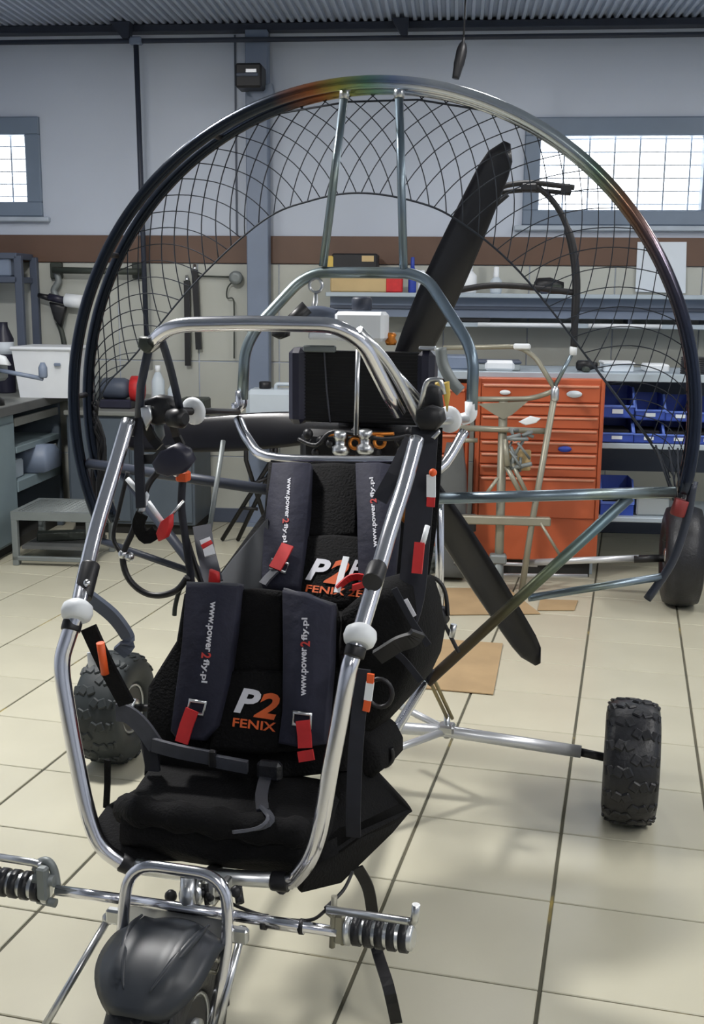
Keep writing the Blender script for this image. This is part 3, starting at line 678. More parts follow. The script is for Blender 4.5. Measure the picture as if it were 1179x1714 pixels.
pad('pad_lit_top', [(478, 984), (561, 1010), (560, 1022), (478, 992)], fp, fn, .030, .05, 'web', fs_, .9)
sc_ = MB().pillow([(-.19, -1.255, .455), (-.1, -1.265, .457), (.1, -1.265, .457), (.19, -1.255, .455), (.225, -1.2, .452), (.235, -1.04, .47), (0, -1.02, .475), (-.235, -1.04, .47), (-.225, -1.2, .452)], (0, 0, 1), .075, .93)
P('cushion', sc_, 'fabric', fs_)
rows = []
for k in range(9):
    t = k/8; row = []
    for j in range(15):
        q = -1+2*j/14; row.append((.205*q, -1.245-.030*math.sin(math.pi*t)+.010*q*q, .505-.115*t+.010*math.sin(q*5+t*7)*math.sin(math.pi*t)+.014*math.sin(t*9)*.6))
    rows.append(row)
P('front_roll', MB().tube(spline([(-.215, -1.215, .470), (-.17, -1.262, .492), (-.05, -1.275, .498), (.06, -1.272, .494), (.17, -1.262, .490), (.215, -1.215, .470)], 5), [.02]+[.030+.005*math.sin(k*1.7) for k in range(24)]+[.02], 12), 'fabric', fs_)
P('front_flap', MB().grid(rows, True, .012), 'fabric', fs_)
P('seat_side', MB().pillow([tk(245, 1235, -1.0), tk(259, 1300, -1.02), tk(235, 1318, -1.06), tk(188, 1345, -1.13), tk(170, 1370, -1.19), tk(186, 1412, -1.27), tk(225, 1440, -1.285), tk(330, 1440, -1.24), tk(330, 1300, -1.06)], (.9, .3, .3), .03, .95), 'fabric', fs_)
P('seat_side', MB().pillow([tk(560, 1270, -1.0), tk(622, 1280, -.97), tk(686, 1349, -.93), tk(650, 1372, -1.0), tk(600, 1392, -1.1), tk(560, 1420, -1.2), tk(520, 1440, -1.27)], (-.6, .2, .7), .03, .97), 'fabric', fs_)
P('seat_underside', MB().pillow([tk(686, 1351, -.93), tk(655, 1388, -.98), tk(600, 1440, -1.1), tk(566, 1474, -1.18), tk(500, 1490, -1.26), tk(510, 1440, -1.27), tk(560, 1420, -1.2), tk(600, 1392, -1.1)], (.7, -.5, -.3), .02, .97), 'fabric', fs_)
for px in (((322, 1188), (312, 1215), (304, 1243)), ((507, 1206), (510, 1232), (511, 1252))): P('red_strap', MB().ribbon([fp(x, y, .075) for x, y in px], (1, 0, 0), .030, .006), 'red', fs_, 'red strap')
for px in (((318, 1172), (345, 1176), (340, 1196), (314, 1192)), ((492, 1192), (521, 1196), (520, 1218), (491, 1212))): P('buckle', MB().tube([fp(x, y, .068) for x, y in px], .0045, 8, True), 'steel', fs_, 'silver buckle')
P('strap_end', MB().ribbon([fp(511, 1256, .07), fp(514, 1274, .07)], (1, 0, 0), .034, .008), 'red', fs_, 'red strap end')
lap = [(255, 1246), (300, 1258), (352, 1268)]
P('lap_belt', MB().ribbon(spline([tk(x, y, -1.13) for x, y in lap], 4), (0, -.2, 1), .034, .008), 'web', fs_, 'grey belt')
P('lap_belt', MB().ribbon([tk(362, 1274, -1.13), tk(415, 1284, -1.13)], (0, -.2, 1), .030, .010), 'web', fs_, 'grey belt')
P('belt_slide', MB().box(tk(356, 1270, -1.135), (.016, .012, .04), None, .003), 'black', fs_)
P('buckle_block', MB().box(tk(452, 1290, -1.13), (.055, .025, .045), None, .008), 'rubber', fs_)
P('crotch_strap', MB().ribbon(spline([tz(446, 1296, .545), tz(438, 1330, .53), tz(440, 1356, .525)], 3), (1, 0, 0), .026, .006), 'webd', fs_)
P('strap_tail', MB().ribbon(spline([tz(442, 1352, .525), tz(452, 1370, .53), tz(432, 1386, .535), tz(390, 1393, .535)], 4), (0, -1, .4), .022, .006), 'web', fs_)
# lettering on the front seat
def letters(par, f_, off, body, m, bl, br_, tl, shear=0., bold=0.):
    o = f_(*bl, off); X = f_(*br_, off)-o; Y = f_(*tl, off)-o; Xn = X.normalized(); h = (Y-Xn*Y.dot(Xn)).length
    return text('lettering', body, m, par, o, X, Y, h, shear, bold, X.length)
letters(fs_, fp, .038, 'P', 'txt_w', (391, 1192), (433, 1198), (396, 1150), .25, .035)
letters(fs_, fp, .038, '2', 'txt_o', (424, 1200), (464, 1206), (428, 1156), .25, .035)
letters(fs_, fp, .038, 'FENIX', 'txt_o', (389, 1216), (461, 1225), (389, 1201), 0, .02)
def webtext(par, f_, off, a, b, hpx, flip, cuts=(0, .62, .70, 1.)):
    for (c0, c1), body, m, k in (((cuts[0], cuts[1]), 'www.power', 'txt_w', 1.), ((cuts[1]+.01, cuts[2]), '2', 'txt_r', 1.35), ((cuts[2]+.01, cuts[3]), 'fly.pl', 'txt_w', 1.1)):
        p = lambda t: (a[0]+(b[0]-a[0])*t, a[1]+(b[1]-a[1])*t)
        o = f_(*p(c0), off); X = f_(*p(c1), off)-o; q = p(c0); Y = f_(q[0]+hpx*flip, q[1], off)-o
        text('lettering', body, m, par, o-Y*(.15 if body == '2' else 0), X, Y, Y.length*k, 0, .028, X.length)
webtext(fs_, fp, .0615, (349, 1006), (334, 1142), 12, 1)
webtext(fs_, fp, .0615, (516, 1165), (518, 1034), 12, -1)
# rear seat
pad('back_panel', [(452, 778), (560, 774), (672, 780), (690, 860), (680, 1000), (560, 1040), (400, 1040), (352, 990), (400, 925), (445, 862)], rp, rn, -.04, .05, 'fabric', rs_, .95)
pad('centre_pad', [(516, 780), (560, 778), (602, 780), (602, 850), (600, 905), (555, 908), (508, 905), (512, 850)], rp, rn, .0, .045, 'fabric', rs_)
pad('lumbar_pad', [(504, 902), (560, 898), (640, 905), (645, 960), (640, 1015), (560, 1020), (496, 1012), (500, 950)], rp, rn, .012, .045, 'fabric', rs_)
pad('shoulder_pad', [(459, 780), (490, 778), (523, 780), (520, 860), (512, 930), (504, 990), (470, 992), (440, 984), (444, 900), (452, 830)], rp, rn, .035, .05, 'navy', rs_, .94)
pad('shoulder_pad', [(597, 780), (635, 779), (672, 785), (670, 880), (660, 985), (630, 992), (602, 988), (600, 880)], rp, rn, .035, .05, 'navy', rs_, .94)
P('seat_side', MB().pillow([tk(447, 868, -.50), tk(420, 900, -.52), tk(390, 935, -.54), tk(352, 985, -.60), tk(330, 1010, -.66), tk(450, 1020, -.62), tk(450, 940, -.56)], (.6, -.6, .4), .02, .97), 'sidec', rs_, 'grey side cloth')
P('seat_bottom', MB().pillow([(-.2, -.60, .74), (.2, -.60, .74), (.24, -.82, .70), (.2, -.90, .70), (-.2, -.90, .70), (-.24, -.82, .70)], (0, 0, 1), .07, .9), 'fabric', rs_)
P('red_strap', MB().ribbon([rp(x, y, .075) for x, y in ((482, 912), (470, 935), (460, 952))], (1, 0, 0), .034, .006), 'red', rs_, 'red strap')
P('buckle', MB().tube([rp(x, y, .068) for x, y in ((455, 936), (484, 944), (478, 958), (452, 950))], .004, 8, True), 'steel', rs_, 'silver buckle')
P('grey_strap', MB().ribbon([rp(462, 954, .07), rp(448, 968, .07), rp(440, 978, .07)], (1, 0, .4), .026, .006), 'web', rs_)
P('loose_red_strap', MB().ribbon(spline([rp(565, 985, .06), rp(585, 968, .07), rp(606, 966, .075), rp(612, 976, .06), rp(590, 984, .075)], 4), (.2, -.3, 1), .018, .005), 'red', rs_, 'red strap')
P('white_strap', MB().ribbon([rp(580, 932, .06), rp(572, 960, .06), rp(564, 992, .06)], (1, 0, 0), .016, .004), 'white', rs_, 'white strap')
letters(rs_, rp, .038, 'P', 'txt_w', (511, 970), (547, 974), (515, 933), .25, .035)
letters(rs_, rp, .038, '2', 'txt_o', (541, 975), (576, 980), (544, 933), .25, .035)
letters(rs_, rp, .038, 'E', 'txt_w', (582, 966), (606, 968), (585, 936), .25, .03)
letters(rs_, rp, .038, 'FENIX 2E', 'txt_o', (511, 990), (606, 1000), (511, 978), 0, .02)
webtext(rs_, rp, .0615, (479, 800), (472, 908), 8, 1)
webtext(rs_, rp, .0615, (634, 915), (627, 798), 8, -1)

# ------------------------------------------------------------------ bags, straps and cables on the trike
def blob(name, pts, v, th, m, n=(0, 1, 0), edge=.72, par=None, label=None): return P(name, MB().pillow([tk(x, y, v) for x, y in pts], n, th, edge), m, par, label)
bg = blob('side_bag', [(600, 1000), (640, 968), (680, 960), (704, 972), (717, 1012), (725, 1070), (718, 1110), (700, 1148), (672, 1182), (642, 1215), (610, 1232), (592, 1180), (590, 1080)], -.88, .22, 'fabric', (.2, 1, 0), .8)
P('bag_label', MB().prism([tk(x, y, -1.00) for x, y in ((668, 1008), (682, 1002), (697, 1030), (688, 1036))], (0, .003, 0)), 'txt_w', bg, 'white label')
for px in (((660, 985), (690, 1040), (718, 1080)), ((640, 1080), (672, 1100), (705, 1140))): P('bag_strap', MB().ribbon(spline([tk(x, y, -1.0) for x, y in px], 4), (.5, 0, .5), .014, .004), 'webd', bg)
blob('side_bag', [(596, 1200), (625, 1205), (646, 1222), (660, 1250), (660, 1272), (644, 1286), (618, 1280), (596, 1300)], -.93, .14, 'fabric', (.2, 1, 0), .8)
P('bag_hook', MB().tube(spline([tk(x, y, -.95) for x, y in ((628, 1276), (645, 1282), (657, 1270), (655, 1252))], 4), .006, 8), 'black')
P('riser_strap', MB().ribbon(spline([tk(x, y, v) for x, y, v in ((712, 716, -.80), (706, 800, -.84), (698, 900, -.88), (688, 1000, -.92), (668, 1060, -.96))], 4), (1, .1, 0), .060, .012), 'webd')
P('riser_strap', MB().ribbon(spline([tk(x, y, v) for x, y, v in ((728, 716, -.74), (726, 780, -.76), (718, 880, -.80), (706, 960, -.84))], 4), (1, .1, 0), .036, .012), 'fabric')
P('riser_strap', MB().ribbon([tk(690, 735, -.82), tk(660, 795, -.86), tk(636, 838, -.88)], (1, .1, .3), .034, .008), 'webd')
P('side_strap', MB().ribbon(spline([tk(x, y, v) for x, y, v in ((608, 1120, -1.18), (596, 1250, -1.2), (592, 1350, -1.2), (592, 1400, -1.18))], 4), (1, .1, 0), .030, .006), 'webd')
P('tag', MB().ribbon([tk(722, 795, -.86), tk(722, 832, -.86)], (1, 0, 0), .020, .006), 'white', None, 'white tag')
P('tag_end', MB().ribbon([tk(722, 832, -.86), tk(721, 848, -.86)], (1, 0, 0), .018, .007), 'red', None, 'red tag end')
P('tag_end', MB().ball(tk(725, 791, -.86), .009), 'orange', None, 'orange bead')
P('safety_pull', MB().ribbon([tk(703, 908, -.94), tk(698, 960, -.96)], (1, 0, 0), .022, .010), 'red', None, 'red pull')
P('pull_cord', MB().tube([tk(716, 880, -.92), tk(708, 910, -.94)], .006, 8), 'white')
P('wooden_bead', MB().ball(tk(680, 862, -.78), (.014, .012, .020)), 'copper')
P('quick_link', MB().tube([tk(x, y, -.80) for x, y in ((684, 830), (693, 832), (692, 846), (683, 844))], .003, 6, True), 'steel')
P('tag', MB().ribbon([tk(620, 1142, -1.20), tk(616, 1172, -1.20)], (1, 0, 0), .016, .006), 'white', None, 'white tag')
for a, b in (((621, 1128), (620, 1143)), ((616, 1172), (613, 1190))): P('tag_end', MB().ribbon([tk(*a, -1.2), tk(*b, -1.2)], (1, 0, 0), .014, .007), 'orange', None, 'orange tag end')
P('strap_ring', MB().tube([tk(636, 1160, -1.16)+V3((math.cos(a)*.026, 0, math.sin(a)*.030)) for a in [2*math.pi*k/18 for k in range(18)]], .005, 8, True), 'black')
# left bracket and controls
bk = blob('hang_bracket', [(244, 668), (268, 660), (288, 664), (298, 684), (292, 704), (268, 712), (248, 706)], -.80, .05, 'black', (0, 1, 0), .8)
P('bracket_cam', MB().lathe([(.012, -.03), (.022, -.026), (.024, .01), (.014, .02)], tk(300, 700, -.83), (1, -.3, 0), 16), 'black', bk)
P('bracket_plate', MB().pillow([tk(x, y, -.84) for x, y in ((236, 680), (252, 678), (256, 700), (246, 722), (238, 700))], (0, 1, 0), .012), 'steel', bk)
P('bracket_plate', MB().pillow([tk(x, y, -.80) for x, y in ((258, 706), (272, 704), (276, 730), (268, 744), (260, 730))], (0, 1, 0), .012), 'stool', bk)
P('bracket_arm', MB().ribbon([tk(240, 705, -.84), tk(256, 735, -.82), tk(268, 748, -.82)], (1, 0, .5), .022, .012), 'black', bk)
P('bracket_arm', MB().ribbon([tk(288, 704, -.78), tk(296, 730, -.76), tk(304, 746, -.76)], (1, 0, .3), .018, .012), 'black', bk)
blob('throttle_pad', [(258, 772), (272, 752), (296, 742), (316, 752), (326, 772), (312, 790), (286, 796), (266, 790)], -.88, .03, 'radt', (.3, 1, .3), .8)
P('throttle_lever', MB().ribbon([tk(230, 768, -.86), tk(262, 768, -.87), tk(284, 752, -.88)], (0, 0, 1), .022, .02), 'black')
P('hang_strap', MB().ribbon([tk(232, 700, -.84), tk(233, 770, -.88), tk(236, 850, -.92)], (1, 0, 0), .022, .008), 'webd')
P('hang_strap', MB().ribbon([tk(222, 700, -.85), tk(219, 730, -.86)], (1, 0, 0), .022, .02), 'black')
for nm, px, r, m, v in (('control_cable', ((268, 786), (248, 812), (236, 850), (222, 890), (206, 930), (214, 966), (238, 990), (266, 997), (296, 988), (314, 966)), .008, 'black', -.84),
    ('control_cable', ((306, 800), (304, 850), (312, 910), (322, 985)), .010, 'webd', -.80), ('control_cable', ((318, 960), (302, 985), (294, 1012), (292, 1030)), .006, 'gdark', -.80),
    ('control_cable', ((214, 790), (200, 850), (190, 900), (206, 930)), .006, 'black', -.70), ('control_cable', ((306, 880), (322, 930), (338, 980)), .007, 'black', -.76)):
    P(nm, MB().tube(spline([tk(x, y, v) for x, y in px], 5), r, 8), m)
P('cable_clip', MB().ball(tk(206, 928, -.84), .012), 'steel'); P('cable_clip', MB().ball(tk(217, 932, -.84), .012), 'steel')
P('cable_tie', MB().box(tk(307, 797, -.80), (.03, .03, .025), None, .004), 'orange', None, 'orange tie')
P('tie_bead', MB().ball(tk(295, 792, -.82), .009), 'steel')
P('toggle_rod', MB().tube([tk(213, 801, -.88), tk(238, 830, -.88)], .0065, 8), 'white')
P('toggle_rod', MB().tube([tk(248, 840, -.88), tk(272, 873, -.88)], .006, 8), 'white')
P('toggle_rod', MB().tube([tk(284, 866, -.86), tk(308, 838, -.84)], .004, 8), 'steel')
P('cloth_tag', MB().pillow([tk(x, y, -.89) for x, y in ((246, 822), (250, 828), (242, 856), (232, 858), (236, 838))], (0, 1, 0), .01), 'paper', None, 'white cloth tag')
blob('red_grip', [(272, 872), (288, 860), (288, 880), (280, 900), (268, 906), (264, 892)], -.90, .02, 'red', (.2, 1, 0), .8, None, 'red grip')
P('webbing_loop', MB().ribbon(spline([tk(238, 860, -.9), tk(232, 880, -.9), tk(244, 900, -.9), tk(262, 890, -.9)], 4), (.5, 0, .6), .03, .006), 'fabric')
P('release_strap', MB().ribbon([tk(338, 880, -.78), tk(344, 920, -.82), tk(358, 975, -.88)], (1, .2, 0), .044, .006), 'web', None, 'grey release strap')
P('release_tab', MB().ribbon([tk(343, 902, -.83), tk(349, 918, -.84), tk(352, 930, -.85)], (1, .2, 0), .026, .006), 'white', None, 'white tab')
P('release_stripe', MB().ribbon([tk(345, 909, -.838), tk(348, 914, -.842)], (1, .2, 0), .027, .007), 'red', None, 'red stripe')
P('release_pull', MB().pillow([tk(x, y, -.90) for x, y in ((352, 952), (366, 958), (368, 976), (350, 976))], (0, 1, 0), .02), 'red', None, 'red pull')
P('push_rod', MB().tube([tk(374, 738, -.45), tk(348, 905, -.60)], .007, 8), 'stool')
# right bracket
bk = blob('hang_bracket', [(700, 684), (722, 678), (742, 684), (746, 704), (732, 720), (708, 720), (698, 704)], -.80, .06, 'black', (0, 1, 0), .8)
blob('bracket_block', [(706, 650), (722, 642), (738, 648), (742, 682), (720, 690), (704, 684)], -.74, .04, 'black', (0, 1, 0), .85, bk)
P('carabiner', MB().tube(fillet([tk(x, y, -.82) for x, y in ((702, 688), (712, 644), (718, 636), (738, 634), (744, 660))], .02), .0055, 8), 'steel')
P('bracket_plate', MB().pillow([tk(x, y, -.83) for x, y in ((722, 732), (736, 718), (738, 724), (728, 736))], (0, 1, 0), .012), 'steel', bk)
for x0 in (735, 748): blob('yellow_pad', [(x0-6, 640), (x0+4, 638), (x0+6, 660), (x0+1, 690), (x0-4, 665)], -.55, .02, 'yellow', (0, 1, 0), .8, None, 'yellow pad')
P('grey_hose', MB().tube(spline([tk(x, y, -.2) for x, y in ((738, 582), (742, 610), (758, 640), (772, 655))], 4), .016, 10), 'stool', None, 'grey hose')
# right lower electrics
blob('battery_box', [(716, 1014), (744, 1018), (752, 1040), (730, 1042), (712, 1030)], -.35, .06, 'black', (0, 1, 0), .85)
for px in (((700, 972), (728, 968), (745, 990), (750, 1030)), ((708, 980), (720, 990), (724, 1020)), ((742, 1040), (752, 1060), (768, 1092))): P('wire', MB().tube(spline([tk(x, y, -.35) for x, y in px], 4), .006, 8), 'black')
P('connector', MB().tube([tk(760, 1045, -.35), tk(756, 1066, -.35)], .009, 8), 'steel')
P('lower_strap', MB().ribbon([tk(722, 1120, -.25), tk(714, 1140, -.22), tk(706, 1130, -.25)], (1, 0, 0), .02, .006), 'webd')
# harness straps at left front, tails to the floor
P('harness_strap', MB().ribbon(spline([tk(148, 1050, -1.16), tk(176, 1110, -1.16), tk(212, 1178, -1.14)], 4), (1, 0, .4), .036, .010), 'fabric')
P('orange_handle', MB().tube([tk(168, 1076, -1.19), tk(176, 1128, -1.18)], .009, 10), 'orange', None, 'orange handle')
P('cloth_tag', MB().pillow([tk(x, y, -1.15) for x, y in ((146, 1092), (156, 1090), (160, 1112), (148, 1118))], (0, 1, 0), .006), 'white', None, 'white tag')
P('shoulder_strap', MB().ribbon(spline([tk(x, y, -1.12) for x, y in ((195, 1192), (215, 1196), (238, 1216), (262, 1250))], 4), (.4, 0, .9), .040, .008), 'web', None, 'grey strap')
P('shoulder_strap', MB().ribbon(spline([tk(x, y, -1.11) for x, y in ((232, 1212), (250, 1240), (256, 1290))], 4), (1, 0, .3), .034, .008), 'webd')
P('hanging_strap', MB().ribbon([tk(180, 1272, -1.12), tk(180, 1310, -1.12), tk(178, 1352, -1.12)], (1, 0, 0), .014, .005), 'fabric')
tail = [tk(598, 1452, -1.12), tk(616, 1485, -1.10), tk(624, 1530, -1.06)]
P('strap_tail', MB().ribbon(spline(tail+[tk(630, 1585, -1.02), tz(650, 1650, .10), tz(664, 1712, .012)], 5), (1, .2, 0), .026, .005), 'black')

# ------------------------------------------------------------------ second trike frame behind the propeller
T2 = 5.80
def q2(x, y, dt=0.): return wl(x, y, T2+dt)
b2 = q2(900, 1000); fr2 = thing('bare_trike_frame', 'unfinished silver and black trike frame behind the propeller, in front of the orange cabinet', 'trike frame', V3((b2.x, b2.y, 0)), -WY)
def P2(name, mb, m, par=None, label=None): return obj(name, mb, m, par or fr2, True, label)
P2('front_post', MB().tube(fillet([q2(872, 1000, .0)+V3((0, 0, .0)), q2(890, 880), q2(930, 655)], .05), .017, 12), 'cream')
P2('upper_bow', MB().tube(fillet([q2(742, 582, .1), q2(868, 580, .1), q2(896, 596, .08), q2(930, 652)], .08), .013, 12), 'cream')
P2('bow_joint', MB().box(q2(874, 580, .09), (.09, .05, .03), WAX, .008), 'white')
P2('post_joint', MB().lathe([(.018, -.03), (.022, -.02), (.022, .03), (.012, .05)], q2(929, 662), UP, 14), 'steel')
P2('black_stay', MB().tube([q2(930, 645), q2(958, 592)], .011, 10), 'slate')
P2('stay_end', MB().lathe([(.018, -.02), (.02, .02), (.012, .03)], q2(960, 588), UP, 12), 'white')
P2('black_hoop', MB().tube(spline([q2(x, y) for x, y in ((961, 582), (963, 530), (965, 470), (958, 410), (942, 362), (920, 330), (898, 312))], 5), [.018]*5+[.021]*13+[.015]*13, 12), 'black')
P2('black_hoop', MB().tube(spline([q2(x, y, .35) for x, y in ((768, 470), (776, 420), (792, 385), (820, 352), (850, 325))], 5), .015, 12), 'black')
P2('top_bar', MB().tube(spline([q2(x, y) for x, y in ((818, 322), (850, 310), (890, 306), (930, 310), (962, 314))], 4), .014, 12), 'black')
P2('top_bar', MB().tube(spline([q2(x, y, .03) for x, y in ((818, 326), (880, 318), (956, 324))], 4), .012, 12), 'black')
P2('bar_clamp', MB().box(q2(948, 317), (.05, .06, .05), WAX, .008), 'black'); P2('bar_clamp', MB().box(q2(886, 314), (.08, .05, .04), WAX, .008), 'black')
P2('arm_bar', MB().tube(spline([q2(x, y) for x, y in ((766, 486), (820, 478), (880, 480), (962, 490))], 5), .016, 12), 'black')
P2('mast', MB().tube([q2(843, 672, .1), q2(838, 860, .05), q2(834, 985, .0)], .024, 12), 'cream')
P2('mast_plate', MB().prism([q2(x, y, .06) for x, y in ((800, 676), (884, 672), (858, 694), (843, 702), (828, 694))], WV*.01), 'cream')
P2('upper_rail', MB().tube(fillet([q2(798, 668, .1), q2(890, 668, .1), q2(926, 655)], .1), .014, 12), 'cream')
P2('middle_rail', MB().tube([q2(770, 716, .1), q2(918, 722, .02)], .016, 12), 'cream')
P2('middle_rail', MB().tube([q2(770, 737, .15), q2(800, 737, .15)], .012, 10), 'cream')
P2('lower_rail', MB().box((q2(768, 868)+q2(922, 874))/2, ((q2(922, 874)-q2(768, 868)).length, .05, .045), (WU, WV, UP), .006), 'cream')
for a, b, r in (((834, 800), (812, 830), .010), ((848, 780), (872, 826), .014), ((858, 776), (884, 830), .012), ((846, 735), (850, 780), .016), ((905, 875), (938, 930), .008)): P2('stay', MB().tube([q2(*a, -.02), q2(*b, -.04)], r, 10), 'cream')
P2('plate_lever', MB().pillow([q2(x, y, -.03) for x, y in ((868, 706), (888, 696), (906, 700), (898, 708), (880, 712))], WV, .015), 'white')
eb = MB()
for k in range(14): eb.tube([q2(random.uniform(848, 895), random.uniform(715, 790), random.uniform(-.05, .0)), q2(random.uniform(848, 895), random.uniform(715, 790), random.uniform(-.05, .0))], random.uniform(.006, .014), 8)
P2('engine_mount_fittings', eb, 'stool')['kind'] = 'stuff'
P2('engine_plate', MB().box(q2(868, 770, .04), (.13, .03, .11), WAX, .006), 'card2')
P2('mast_foot', MB().box(q2(834, 935, .0), (.09, .07, .05), WAX, .008).tube([q2(834, 935), q2(834, 990)], .03, 12), 'stool')
P2('axle', MB().tube([q2(876, 942, .05), q2(1070, 934, -.08)], .018, 12), 'alu_w')
P2('stub_axle', MB().tube([q2(1062, 936, -.08), q2(1120, 934, -.1)], .020, 12), 'black')
P2('base_tube', MB().tube([q2(800, 962, .1), q2(984, 964, .1)], .010, 10), 'alu_w'); P2('base_tube', MB().tube([q2(760, 940, .15), q2(900, 946, .15)], .010, 10), 'alu_w')
w2e = bpy.data.objects.new('wheel', None); link(w2e, fr2); w2e.empty_display_size = .05
wc = q2(1141, 938, -.12); Rw = wc.z*1.0; Rw = .262
wc.z = Rw
ax2 = (TU+WU*.5).normalized()
P2('tyre', MB().lathe([(.12, -.075), (.14, -.092), (.20, -.098), (.245, -.085), (.26, -.04), (.262, 0), (.26, .04), (.245, .085), (.20, .098), (.14, .092), (.12, .075)], wc, ax2, 36, closed=True), 'rubber', w2e)
P2('rim', MB().lathe([(.12, -.075), (.10, -.06), (.10, .06), (.12, .075)], wc, ax2, 28), 'black', w2e)
P2('hub', MB().lathe([(.02, -.09), (.035, -.085), (.035, .085), (.02, .09)], wc, ax2, 16), 'steel', w2e)
P2('fork_leg', MB().tube([q2(1165, 806, -.30), q2(1128, 940, -.36)], .014, 10), 'darkpipe')
P2('fork_leg', MB().tube([q2(1150, 830, -.1), q2(1112, 905, -.14)], .016, 10), 'black')

# ------------------------------------------------------------------ right side: shelving bench, cabinets, bins
TB0 = 6.26
def bx(mb, x0, y0, x1, y1, t0, t1, bev=.0):
    s0, z1 = ws(x0, y0, t0); s1, z0 = ws(x1, y1, t0); return wbox(mb, min(s0, s1), max(s0, s1), t0, t1, min(z0, z1), max(z0, z1), bev)
s0 = -.28; s1 = 2.05
bench = wthing('workbench', 'long pale metal shelving bench with blue bins along the back wall', 'workbench', (s0+s1)/2, TB0+.3)
zb = 1.152
def PB(name, mb, m, par=None, label=None): return obj(name, mb, m, par or bench, True, label)
PB('bench_top', wbox(MB(), s0, s1, TB0, TB0+.72, zb-.035, zb, .004), 'benchm')
PB('top_edge', wbox(MB(), s0, s1, TB0-.012, TB0, zb-.04, zb+.004, .003), 'benchm')
PB('middle_shelf', wbox(MB(), .79, s1, TB0, TB0+.6, .735, .765, .004), 'benchm')
PB('low_shelf', wbox(MB(), .79, s1, TB0, TB0+.6, .315, .343, .004), 'benchm')
for s in (.79, 1.98): 
    for dt in (.03, .57): PB('leg', wbox(MB(), s, s+.035, TB0+dt-.018, TB0+dt+.018, 0, zb-.035, .003), 'benchm')
for s in (-.26, -.10): PB('leg', wbox(MB(), s, s+.035, TB0+.2, TB0+.235, 0, zb-.035, .003), 'benchm')
PB('back_panel', wbox(MB(), .79, s1, TB0+.62, TB0+.63, .80, zb-.035), 'shelfd')
PB('lower_back_panel', wbox(MB(), .79, s1, TB0+.60, TB0+.61, .52, .735), 'shelfd')
# orange drawer cabinets
def cabinet(x0, x1, y0, y1, t0, label, draw, tilt):
    a, z1 = ws(x0, y0, t0); b, z0 = ws(x1, y1, t0); w = b-a
    c = wthing('tool_cabinet', label, 'cabinet', (a+b)/2, t0+.25, 0, 'orange tool cabinets')
    def PC(n, mb, m, par=None): return obj(n, mb, m, par or c, True)
    PC('body', wbox(MB(), a, b, t0, t0+.46, .10, z1, .006), 'cabo')
    PC('plinth', wbox(MB(), a+.03, b-.03, t0+.05, t0+.44, 0, .10), 'inside')
    for sx in (a+.006, b-.024): PC('frame_post', wbox(MB(), sx, sx+.018, t0-.012, t0, z0, z1, .003), 'cabo')
    z = z1-.03; hs = draw; tot = sum(hs); H = z1-z0-.05
    for k, h in enumerate(hs):
        hh = H*h/tot; d = PC('drawer', wbox(MB(), a+.028, b-.028, t0-.016, t0+.002, z-hh+.006, z, .004), 'cabo')
        PC('handle', wbox(MB(), a+.036, b-.036, t0-.028, t0-.014, z-.016, z-.004, .003), 'cabo2', d); z -= hh
    return c, a, b, z1
c1, ca, cb, cz = cabinet(799, 1002, 632, 876, TB0-.10, 'tall orange drawer cabinet under the bench, left of the blue bins', [1.15, .8, .8, .75, .75, .75, .75, 2.6], 0)
for x, y, w, m in ((962, 660, .085, 'paper'), (946, 752, .075, 'blue'), (846, 657, .06, 'white')):
    s, z = ws(x, y, TB0-.13); g = MB(); g.lathe([(.001, -.002), (w*.5, 0), (w*.5, .004), (.001, .004)], W(s, TB0-.122, z), -WV, 20)
    for i in range(len(g.v)): d = g.v[i]-W(s, TB0-.122, z); g.v[i] = g.v[i]-UP*d.z*.55
    obj('sticker', g, m, c1, True)
cabinet(690, 784, 640, 800, TB0+.02, 'orange drawer cabinet half hidden behind the engine hoop', [1, .8, .8, .8], 0)
# bins
def make_bin(x0, x1, y0, y1, label, t0, dark, slope=True):
    a, z1 = ws(x0, y0, t0); b, z0 = ws(x1, y1, t0); dp = .26; w = b-a; h = z1-z0
    o = wthing('storage_bin', label, 'bin', (a+b)/2, t0+dp/2, z0, 'blue open-front storage bins')
    sh = MB(); th = .006
    wbox(sh, a, b, t0, t0+dp, z0, z0+th); wbox(sh, a, b, t0+dp-th, t0+dp, z0, z1)
    for s in (a, b-th): sh.prism([W(s, t0, z0), W(s, t0+dp, z0), W(s, t0+dp, z1), W(s, t0+.09, z1), W(s, t0, z0+h*.42)], WU*th)
    wbox(sh, a, b, t0, t0+th, z0, z0+h*.40); obj('shell', sh, 'binb', o, True)
    rim = MB(); wbox(rim, a-.003, b+.003, t0-.008, t0+.004, z0+h*.36, z0+h*.44, .002)
    for s in (a-.003, b-.007): rim.tube([W(s+.005, t0, z0+h*.42), W(s+.005, t0+.09, z1)], .007, 6)
    obj('rim', rim, 'binrim', o, True)
    lb = MB(); wbox(lb, (a+b)/2-w*.16, (a+b)/2+w*.16, t0-.006, t0-.001, z0+h*.15, z0+h*.30); obj('card_label', lb, 'paper', o, True)
    if dark: obj('contents', wbox(MB(), a+.012, b-.012, t0+.03, t0+dp-.01, z0+.008, z0+h*.55, .01), 'bind', o, True)
tb = TB0+.02
rowb = [(1007, 1060, 'leftmost wide'), (1063, 1111, 'second from left'), (1113, 1161, 'third from left'), (1163, 1211, 'rightmost, cut by the picture edge,')]
for k, (x0, x1, nm) in enumerate(rowb): make_bin(x0, x1, 703+k*2, 741+k*1.4, 'dark-filled blue bin, %s in the lower row on the shelf' % nm, tb, True)
